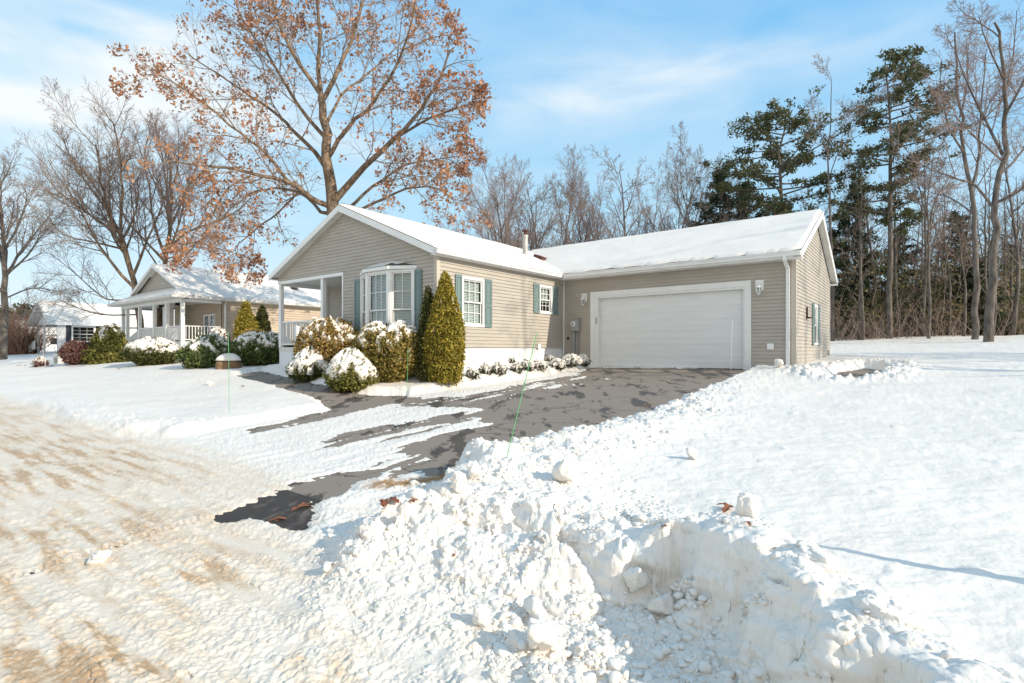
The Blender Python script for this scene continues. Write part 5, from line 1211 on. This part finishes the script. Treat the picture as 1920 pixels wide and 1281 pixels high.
def shrub(name, label, x, y, rx, H, prof, m, nleaf, size, seed, cat='shrub', snow=.0, snowt=.25, group=None, ry=None, dz=-.05, spike=0, nclump=5, z=None, lumpy=.14, sn_thick=.05):
    ry = ry or rx*.85; z0 = (gz(x, y) if z is None else z)+dz; f = PR_[prof]; rg = np.random.RandomState(seed)
    root = empty(name, (x, y, z0), 0, label=label, cat=cat, group=group)
    def surf(t, az, k=1.0):
        n_ = 1+lumpy*fbm(np.cos(az)*1.6+seed, np.sin(az)*1.6+t*2.6, 3, seed)+.5*lumpy*gn(az*4+seed*.1, t*7+.3, seed+3)
        r = f(t)*n_*k
        zz = H*t*(1+(.10*fbm(np.cos(az)*2+seed, np.sin(az)*2+r, 2, seed+9) if spike == 0 else 0)*t)
        return np.stack([rx*r*np.cos(az), ry*r*np.sin(az), zz], -1)
    def smask(T_, A_):
        fq = 2.4 if prof == 'round' else 1; n1_ = fbm(np.cos(A_)*2.2*fq+seed*3, np.sin(A_)*2.2*fq+T_*3.5*fq, 4, seed+50)
        dr_ = (f(np.clip(T_-.03, 0, 1))-f(np.clip(T_+.03, 0, 1)))/.06*rx/H; upn = dr_/np.sqrt(1+dr_**2)
        return ss(n1_+snow*1.3-1+upn*1.1, -.05, .12)*(T_ > snowt)
    # leaves in clumps through the outer shell
    nc = nleaf//nclump; t = rg.rand(nc)**.85; t = t*.985; az = rg.rand(nc)*2*math.pi
    if snow > 0: kp = (smask(t, az) < .5) | (rg.rand(nc) < .30); t, az = t[kp], az[kp]; nc = len(t)
    P = surf(t, az, rg.uniform(.80, 1.04, nc))
    if spike:
        k = rg.rand(nc) < .25; P[k, 2] += rg.rand(k.sum())*.05
    lc = leaf_cards(P, nclump, size*.8, size, 'foliage', m, root, seed, aspect=2.0 if prof in ('cone', 'weep') else 1.5)
    # core
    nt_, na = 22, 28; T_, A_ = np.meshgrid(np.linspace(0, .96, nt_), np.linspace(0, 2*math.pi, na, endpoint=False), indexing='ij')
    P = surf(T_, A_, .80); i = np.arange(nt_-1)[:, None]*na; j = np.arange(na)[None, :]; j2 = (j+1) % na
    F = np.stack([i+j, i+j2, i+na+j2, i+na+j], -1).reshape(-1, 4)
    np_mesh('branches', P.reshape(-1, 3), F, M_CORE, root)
    if snow > 0:
        nt_, na = 70, 110; T_, A_ = np.meshgrid(np.linspace(snowt, .999, nt_), np.linspace(0, 2*math.pi, na, endpoint=False), indexing='ij')
        mk = smask(T_, A_)
        Nn = np.stack([np.cos(A_)*.5, np.sin(A_)*.5, np.ones_like(A_)], -1)
        P = surf(T_, A_, .97)+Nn*((sn_thick+.05+size*.8)*mk-.08+.02*mk*fbm(A_*6, T_*20, 2, seed))[..., None]
        i = np.arange(nt_-1)[:, None]*na; j = np.arange(na)[None, :]; j2 = (j+1) % na; F = np.stack([i+j, i+j2, i+na+j2, i+na+j], -1).reshape(-1, 4)
        keep = (mk.ravel()[F] > .02).any(1)
        if keep.any(): np_mesh('snow_cap', P.reshape(-1, 3), F[keep], M_SNOW, root, smooth=True)
    return root
def pshrub(name, label, x0, x1, yt, yb, prof, m, nleaf, size, seed, **k):
    """shrub filling a box of photo pixels, standing on the ground at the box's foot"""
    xc = (x0+x1)/2; dzz = k.pop('zpush', 0); Zc = k.pop('Z', None)
    if Zc is None: _, Zf, _ = gpt(xc, yb); rx = (x1-x0)/2/FPX*Zf; Zc = Zf+rx*.6+dzz
    rx = (x1-x0)/2/FPX*Zc*(1.07 if prof == 'round' else 1); xw = (xc-960)/FPX*Zc; g_ = gz(xw, Zc); H = EYE+(HY-yt)/FPX*Zc-g_+.05
    return shrub(name, label, xw, Zc, rx, H, prof, m, nleaf, size, seed, **k)
BX = 'shrubs in front of the tan house'
pshrub('round_shrub', 'large rounded brown-gold shrub dusted with snow below the bay window', 668, 790, 610, 716, 'round', M_BRG, 26000, .05, 1, snow=.14, group=BX, Z=13.5)
pshrub('round_shrub', 'orange-brown shrub behind the two snow-covered mounds, left of the bay window', 562, 672, 604, 690, 'round', M_OCH, 20000, .055, 2, snow=.10, group=BX, Z=15.2)
pshrub('low_shrub', 'small low shrub almost buried under snow, beside the curve of the path', 541, 624, 656, 707, 'dome', M_YEW, 9000, .05, 3, snow=.70, snowt=.30, group=BX, Z=14.6)
pshrub('low_shrub', 'small shrub with a thick cone of snow, in front of the large brown-gold one', 612, 708, 660, 722, 'dome', M_HEM, 11000, .05, 4, snow=.66, snowt=.36, group=BX, Z=12.9)
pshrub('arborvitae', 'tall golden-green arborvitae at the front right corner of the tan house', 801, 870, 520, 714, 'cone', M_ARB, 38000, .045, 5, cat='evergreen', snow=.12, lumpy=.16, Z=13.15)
pshrub('arborvitae', 'snow-flecked arborvitae in shade-dark leaf colours, tucked against the left of the tall golden one', 784, 822, 548, 704, 'cone', M_YEW, 16000, .045, 6, cat='evergreen', snow=.18, lumpy=.22, Z=13.3)  # the dark yew leaf set puts this plant's shade into its colour
pshrub('round_shrub', 'broad green and brown shrub with snow, right of the boulder', 440, 548, 628, 686, 'round', M_RHO, 17000, .06, 7, snow=.08)
pshrub('round_shrub', 'orange-tipped shrub behind the broad green one, left of the porch steps', 448, 512, 622, 668, 'round', M_OCH, 9000, .06, 8, snow=.0, Z=22)
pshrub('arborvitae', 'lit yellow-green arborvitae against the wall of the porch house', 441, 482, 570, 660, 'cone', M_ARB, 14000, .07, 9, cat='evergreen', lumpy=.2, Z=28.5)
pshrub('arborvitae', 'arborvitae in shade-dark leaf colours, right of the lit yellow-green one', 474, 508, 577, 660, 'cone', M_YEW, 9000, .07, 10, cat='evergreen', lumpy=.2, Z=29.5)  # shade painted in: yew leaf colours instead of the arborvitae set
pshrub('rhododendron', 'sprawling green rhododendron with snow on its leaves, left of the boulder', 343, 440, 632, 690, 'dome', M_RHO, 13000, .08, 11, snow=.16, snowt=.2)
pshrub('clipped_yew', 'clipped flat-topped yew with a snow lid in front of the porch railing', 240, 336, 636, 686, 'bowl', M_YEW, 15000, .06, 12, snow=.42, snowt=.55)
pshrub('weeping_evergreen', 'weeping evergreen mound left of the clipped yew', 168, 242, 616, 681, 'weep', M_HEM, 12000, .10, 13, cat='evergreen', snow=.35, snowt=.6)
pshrub('red_shrub', 'reddish twiggy shrub left of the weeping evergreen', 122, 178, 642, 684, 'round', M_RED, 6000, .07, 14, snow=.0)
pshrub('low_shrub', 'tiny reddish plant poking from the snow at far left', 64, 88, 671, 688, 'dome', M_RED, 700, .07, 15, snow=.1)
pshrub('low_shrub', 'small dark evergreen bush beside the steps of the white house', 44, 66, 634, 655, 'dome', M_YEW, 1500, .16, 16)
pshrub('low_shrub', 'reddish shrub at the right end of the porch railing', 392, 428, 620, 662, 'round', M_RED, 3000, .07, 17, snow=.2, Z=28.5)
# planting along the right wall: leaves sticking out of the snow
rs = random.Random(12); k = 0
for (px, py, w_, h_) in [(885, 708, 22, 14), (912, 700, 26, 16), (935, 700, 26, 18), (968, 695, 20, 12), (990, 694, 26, 14), (1012, 690, 30, 12), (1045, 692, 30, 16), (1070, 686, 36, 20), (1092, 684, 26, 18), (893, 684, 14, 10), (915, 682, 16, 12), (955, 680, 14, 9), (1030, 678, 16, 10)]:
    x, y_, z_ = gpt(px, py); rx = w_/2/FPX*y_
    shrub('low_plant', 'low plant half buried in snow along the right wall, '+['at its left end', 'beside the tall evergreen', 'second clump', 'under the large window', 'right of the large window', 'thin clump left of the outlet', 'below the outlet cover', 'largest clump, by the meter', 'nearest the garage door', 'against skirting at left', 'against skirting under window', 'small tuft on mound', 'under little window'][k], x, y_, rx, h_/FPX*y_, 'dome', M_IVY, int(260+rx*900), .055, 40+k, cat='plant', snow=.62 if k in (6, 7, 8) else .42, snowt=.4, group='plants along the right wall', dz=-.03, lumpy=.4, sn_thick=.03); k += 1
# ---------------------------------------------------------------- snow lumps and rubble
def ico(n=2):
    b = bmesh.new(); bmesh.ops.create_icosphere(b, subdivisions=n, radius=1); V = np.array([v.co[:] for v in b.verts]); F = np.array([[v.index for v in f.verts] for f in b.faces]); b.free(); return V, F
IV2, IF2 = ico(2); IV3, IF3 = ico(4)
def chunk_shape(V, seed, amp=.28, cuts=9):
    rg = np.random.RandomState(seed); r = np.ones(len(V))
    for _ in range(cuts):                                   # broken flats
        n_ = rg.normal(size=3); n_ /= np.linalg.norm(n_); h_ = rg.uniform(.42, .82); d = V@n_; r = np.where(d*r > h_, h_/np.maximum(d, 1e-3), r)
    r = r*(1+amp*.7*fbm(V[:, 0]*1.6+seed, V[:, 1]*1.6+V[:, 2]*1.3, 3, seed)+.08*fbm(V[:, 0]*5+seed, V[:, 1]*6+V[:, 2]*5, 2, seed+1))
    return V*r[:, None]
def lump(px, py, w_, h_, label, seed, sink=.3):
    x, y_, z_ = gpt(px, py); s = w_/2/FPX*y_; hh = h_/2/FPX*y_*1.25
    V = chunk_shape(IV3, seed)*np.array([s, s*.8, hh]); V[:, 2] += hh*(1-sink*.9)
    o = np_mesh('snow_lump', V, IF3, M_SNOWR, None, smooth=True); o.location = (x, y_, z_); o.rotation_euler = (0, 0, seed)
    tag(o, label, 'snow lump', 'loose lumps of snow')
lump(1012, 1222, 92, 66, 'largest loose lump of snow, at the mouth of the shaded hollow', 1)
lump(1008, 1165, 64, 40, 'rounded snow lump just behind the largest one', 2)
lump(905, 1172, 44, 36, 'ball of snow left of the largest lump', 3)
lump(186, 1056, 46, 24, 'lone white lump of snow on the sandy road at left', 4)
lump(612, 1080, 26, 20, 'small snow lump stained with sand at the foot of the bank', 5)
lump(1398, 968, 52, 44, 'snow lump beside the brown oak leaf on the bank', 6)
lump(860, 930, 40, 34, 'upright snow lump at the left end of the bank top', 7)
lump(886, 898, 36, 30, 'snow lump by the edge of the driveway', 8)
lump(1060, 905, 50, 44, 'big snow clod on the ridge above the driveway edge', 9)
lump(1240, 1160, 56, 44, 'shaded round snow clod inside the hollow', 10)
lump(1195, 1120, 60, 50, 'shaded clod against the back wall of the hollow', 11)
lump(1300, 862, 30, 22, 'small clod on the rough snow beside the field', 12)
lump(395, 722, 16, 9, 'tiny snow lump on the left lawn', 13)
lump(1460, 690, 22, 14, 'snow clod at the foot of the downspout', 14)
def rubble():
    rg = np.random.RandomState(5); protos = [chunk_shape(IV2, 100+i, cuts=10) for i in range(14)]; V = []; F = []; k = 0
    R = []
    for (x0, x1, y0, y1, n, smin, smax, thr) in [(-1.4, 1.2, 2.2, 4.6, 5200, .006, .028, .10), (-1.2, 1.6, 3.2, 6.5, 2600, .010, .045, .28), (-.6, 5.5, 5, 13, 6500, .014, .06, .30), (.9, 3.2, 1.2, 3.6, 2200, .006, .030, .25), (-.1, 1.1, 1.6, 2.9, 1700, .010, .040, .1), (4, 11, 11, 17, 2600, .02, .07, .35), (-9, -3, 7.5, 10.5, 900, .012, .045, .12)]:
        x = rg.uniform(x0, x1, n); y_ = rg.uniform(y0, y1, n); z_, _, rr, t, lawn = ground(x, y_)
        cl = fbm(x*2.2, y_*2.2, 2, 777); ok = (rr*rg.rand(n)**.6 > thr) & (t > .02) & (cl > -.25)
        s = smin+(smax-smin)*rg.rand(n)**4.5
        for a in np.nonzero(ok)[0]: R.append((x[a], y_[a], z_[a], s[a]))
    for (x, y_, z_, s) in R:
        P = protos[rg.randint(14)]; a = rg.rand()*6.28; c, d = math.cos(a), math.sin(a); q = rg.uniform(.65, 1.5, 3)*s
        Q = np.stack([(P[:, 0]*c-P[:, 1]*d)*q[0]+x, (P[:, 0]*d+P[:, 1]*c)*q[1]+y_, P[:, 2]*q[2]*.7+z_-s*.05], -1)
        V.append(Q); F.append(IF2+k); k += len(P)
    print('rubble', len(R))
    o = np_mesh('snow_rubble', np.concatenate(V), np.concatenate(F), M_SNOWR, None)
    tag(o, 'crumbled snow scattered over the ploughed banks', 'snow rubble', kind='stuff')
rubble()
# ---------------------------------------------------------------- boulder with its snow cap
x, y_, z_ = W(420, 686, 18.6); z_ = gz(x, y_); s = 22/FPX*y_*1.05
bo = empty('boulder', (x, y_+.3, z_-.05), .3, label='flat brown boulder under a rounded cap of snow beside the path', cat='boulder')
V = np.sign(IV3)*np.abs(IV3)**.55; V = V*(1+.06*fbm(V[:, 0]*2, V[:, 1]*2+V[:, 2]*2, 3, 31))[:, None]*np.array([s*.93, s*.66, s*.72]); V[:, 2] += .12*s
np_mesh('stone', V, IF3, mat('boulder_stone', (.28, .17, .09), .9, c2=(.16, .10, .06), scale=5, bump=.8, bscale=9), bo)
V = IV3.copy(); V = V*(1+.05*fbm(V[:, 0]*1.5, V[:, 1]*1.5+V[:, 2], 2, 5))[:, None]*np.array([s*.94, s*.68, s*.60]); V[:, 2] = np.maximum(V[:, 2], 0)+.80*s
np_mesh('snow_cap', V, IF3, M_SNOW, bo, smooth=True)
# bench-like planter in the white house's garden
x, y_, z_ = gpt(112, 681); b_ = empty('garden_bench', (x, y_, z_-.05), HROT, label='low snow-covered garden bench in front of the white house', cat='bench')
MB().box(-.55, .55, -.2, .2, .36, .42).build('seat', M_TRIM2, b_); MB().box(-.5, -.4, -.18, .18, 0, .36).build('leg', M_TRIM2, b_); MB().box(.4, .5, -.18, .18, 0, .36).build('leg', M_TRIM2, b_)
MB().box(-.55, .55, -.2, .2, .425, .52).build('snow_cap', M_SNOW, b_, bevel=.04)
# ---------------------------------------------------------------- driveway stakes
def stake(p0, p1, r, m, label, dz=0):
    x, y_, z_ = gpt(*p0); a = Vector((x, y_, z_-.08)); b = Vector(W(p1[0], p1[1], y_+dz))
    o = MB().tube([a, a.lerp(b, .5)+Vector((0, .004, .0)), b], r, 8).build('driveway_stake', m, None)
    o.location = a; 
    for v in o.data.vertices: v.co -= a
    tag(o, label, 'stake', 'thin driveway marker stakes')
stake((946, 862), (1006, 626), .0037, M_STAKE, 'leaning green marker stake on the right edge of the driveway')
stake((430, 776), (428, 622), .0045, M_STAKE, 'upright green marker stake in the left lawn')
stake((763, 738), (765, 655), .0045, M_STAKE, 'short green marker stake in front of the brown-gold shrub')
stake((1370, 697), (1373, 601), .007, M_STAKEW, 'white marker stake in front of the garage door')
stake((86, 690), (80, 655), .02, M_PVC, 'thin grey garden stake in front of the white house')
stake((108, 680), (102, 650), .02, M_PVC, 'thin grey garden stake beside the garden bench')
# ---------------------------------------------------------------- oak leaves and dead grass
M_DEAD = lm('leaf_dead', [(.22, .07, .04), (.30, .12, .06), (.16, .06, .04)])
def leaf_at(px, py, n, w_, label, seed, m=None):
    x, y_, z_ = gpt(px, py); s = w_/FPX*y_; rg = random.Random(seed); f = MB()
    for i in range(n):
        a = rg.uniform(0, 6.28); L_ = s*rg.uniform(.4, .6); ox, oy = rg.gauss(0, s*.22), rg.gauss(0, s*.22)
        ribs = 7; vs = []; prof = [0, .5, .28, .62, .30, .45, .0]
        for j in range(ribs):
            t = j/(ribs-1); cx = (t-.5)*L_*2; ww = prof[j]*L_*.62; lift = .25*L_*math.sin(t*3.1)+.03*i*s
            for sg in (-1, 0, 1): vs.append((ox+cx*math.cos(a)-sg*ww*math.sin(a), oy+cx*math.sin(a)+sg*ww*math.cos(a), lift+abs(sg)*ww*.5*rg.uniform(.2, 1)+.004))
        f.add(vs, [(3*j, 3*j+1, 3*j+4, 3*j+3) for j in range(ribs-1)]+[(3*j+1, 3*j+2, 3*j+5, 3*j+4) for j in range(ribs-1)])
    o = f.build('dead_leaf', m or M_DEAD, None); o.location = (x, y_, z_+.006); tag(o, label, 'leaf')
leaf_at(1362, 958, 2, 42, 'curled rust-brown oak leaf on the bank beside a snow lump', 1)
leaf_at(1246, 1013, 2, 14, 'small dark leaf scrap on the rim of the hollow', 2)
leaf_at(855, 1046, 1, 18, 'dark twig-like leaf scrap on the face of the bank', 3)
leaf_at(528, 978, 2, 34, 'orange leaf on the wet black asphalt patch', 4)
leaf_at(568, 952, 2, 38, 'pale orange leaf at the upper right of the black asphalt patch', 5)
leaf_at(725, 950, 3, 40, 'reddish leaf litter on the thin snow left of the bank', 6)
leaf_at(775, 948, 2, 26, 'small reddish leaf beside the litter left of the bank', 7)
leaf_at(1400, 990, 1, 20, 'small brown leaf below the curled oak leaf', 8)
for i, (px, py) in enumerate([(225, 692), (96, 688), (40, 687), (455, 726)]): leaf_at(px, py, 2, 9, ['brown leaf scrap on the lawn below the weeping evergreen', 'dark leaf scrap on the lawn below the red shrub', 'leaf scrap on the lawn at far left', 'leaf scrap on the lawn near the path'][i], 20+i)
def grass(pts, n, name, label, seed, h_=.05, wd=.08):
    rg = np.random.RandomState(seed); P = []
    for (px, py) in pts: u_, v_ = gp(px, py, .03); P.append(to_xy(u_, v_))
    P = np.array(P); i = rg.randint(0, len(P)-1, n); t = rg.rand(n, 1); Q = P[i]*(1-t)+P[i+1]*t+rg.normal(0, wd, (n, 2))
    z_ = ground(Q[:, 0], Q[:, 1])[0]-.01; b = np.stack([Q[:, 0], Q[:, 1], z_], -1); d = rg.normal(0, 1, (n, 3))*np.array([1, 1, .2]); d[:, 2] = np.abs(d[:, 2])+.35; d /= np.linalg.norm(d, axis=1, keepdims=True)
    w2 = np.cross(d, rg.normal(0, 1, (n, 3))); w2 /= np.linalg.norm(w2, axis=1, keepdims=True); L_ = h_*rg.uniform(.5, 1.4, (n, 1))
    V = np.stack([b-w2*.0018, b+w2*.0018, b+d*L_+w2*.0008, b+d*L_-w2*.0008], 1).reshape(-1, 3); i = np.arange(n)[:, None]*4
    o = np_mesh(name, V, np.concatenate([i, i+1, i+2, i+3], 1), lm('grass_dead', [(.42, .26, .12), (.52, .36, .18), (.34, .19, .09)]), None); tag(o, label, 'grass', kind='stuff')
grass([(700, 912), (770, 908), (830, 895), (880, 876), (905, 868)], 7000, 'dead_grass', 'fringe of dead tan grass along the near end of the driveway', 1)
grass([(1100, 795), (1135, 788), (1150, 782)], 1600, 'dead_grass', 'tuft of dead grass halfway up the driveway edge', 2)
grass([(1190, 765), (1230, 752)], 800, 'dead_grass', 'small dead grass tuft near the upper driveway edge', 3)
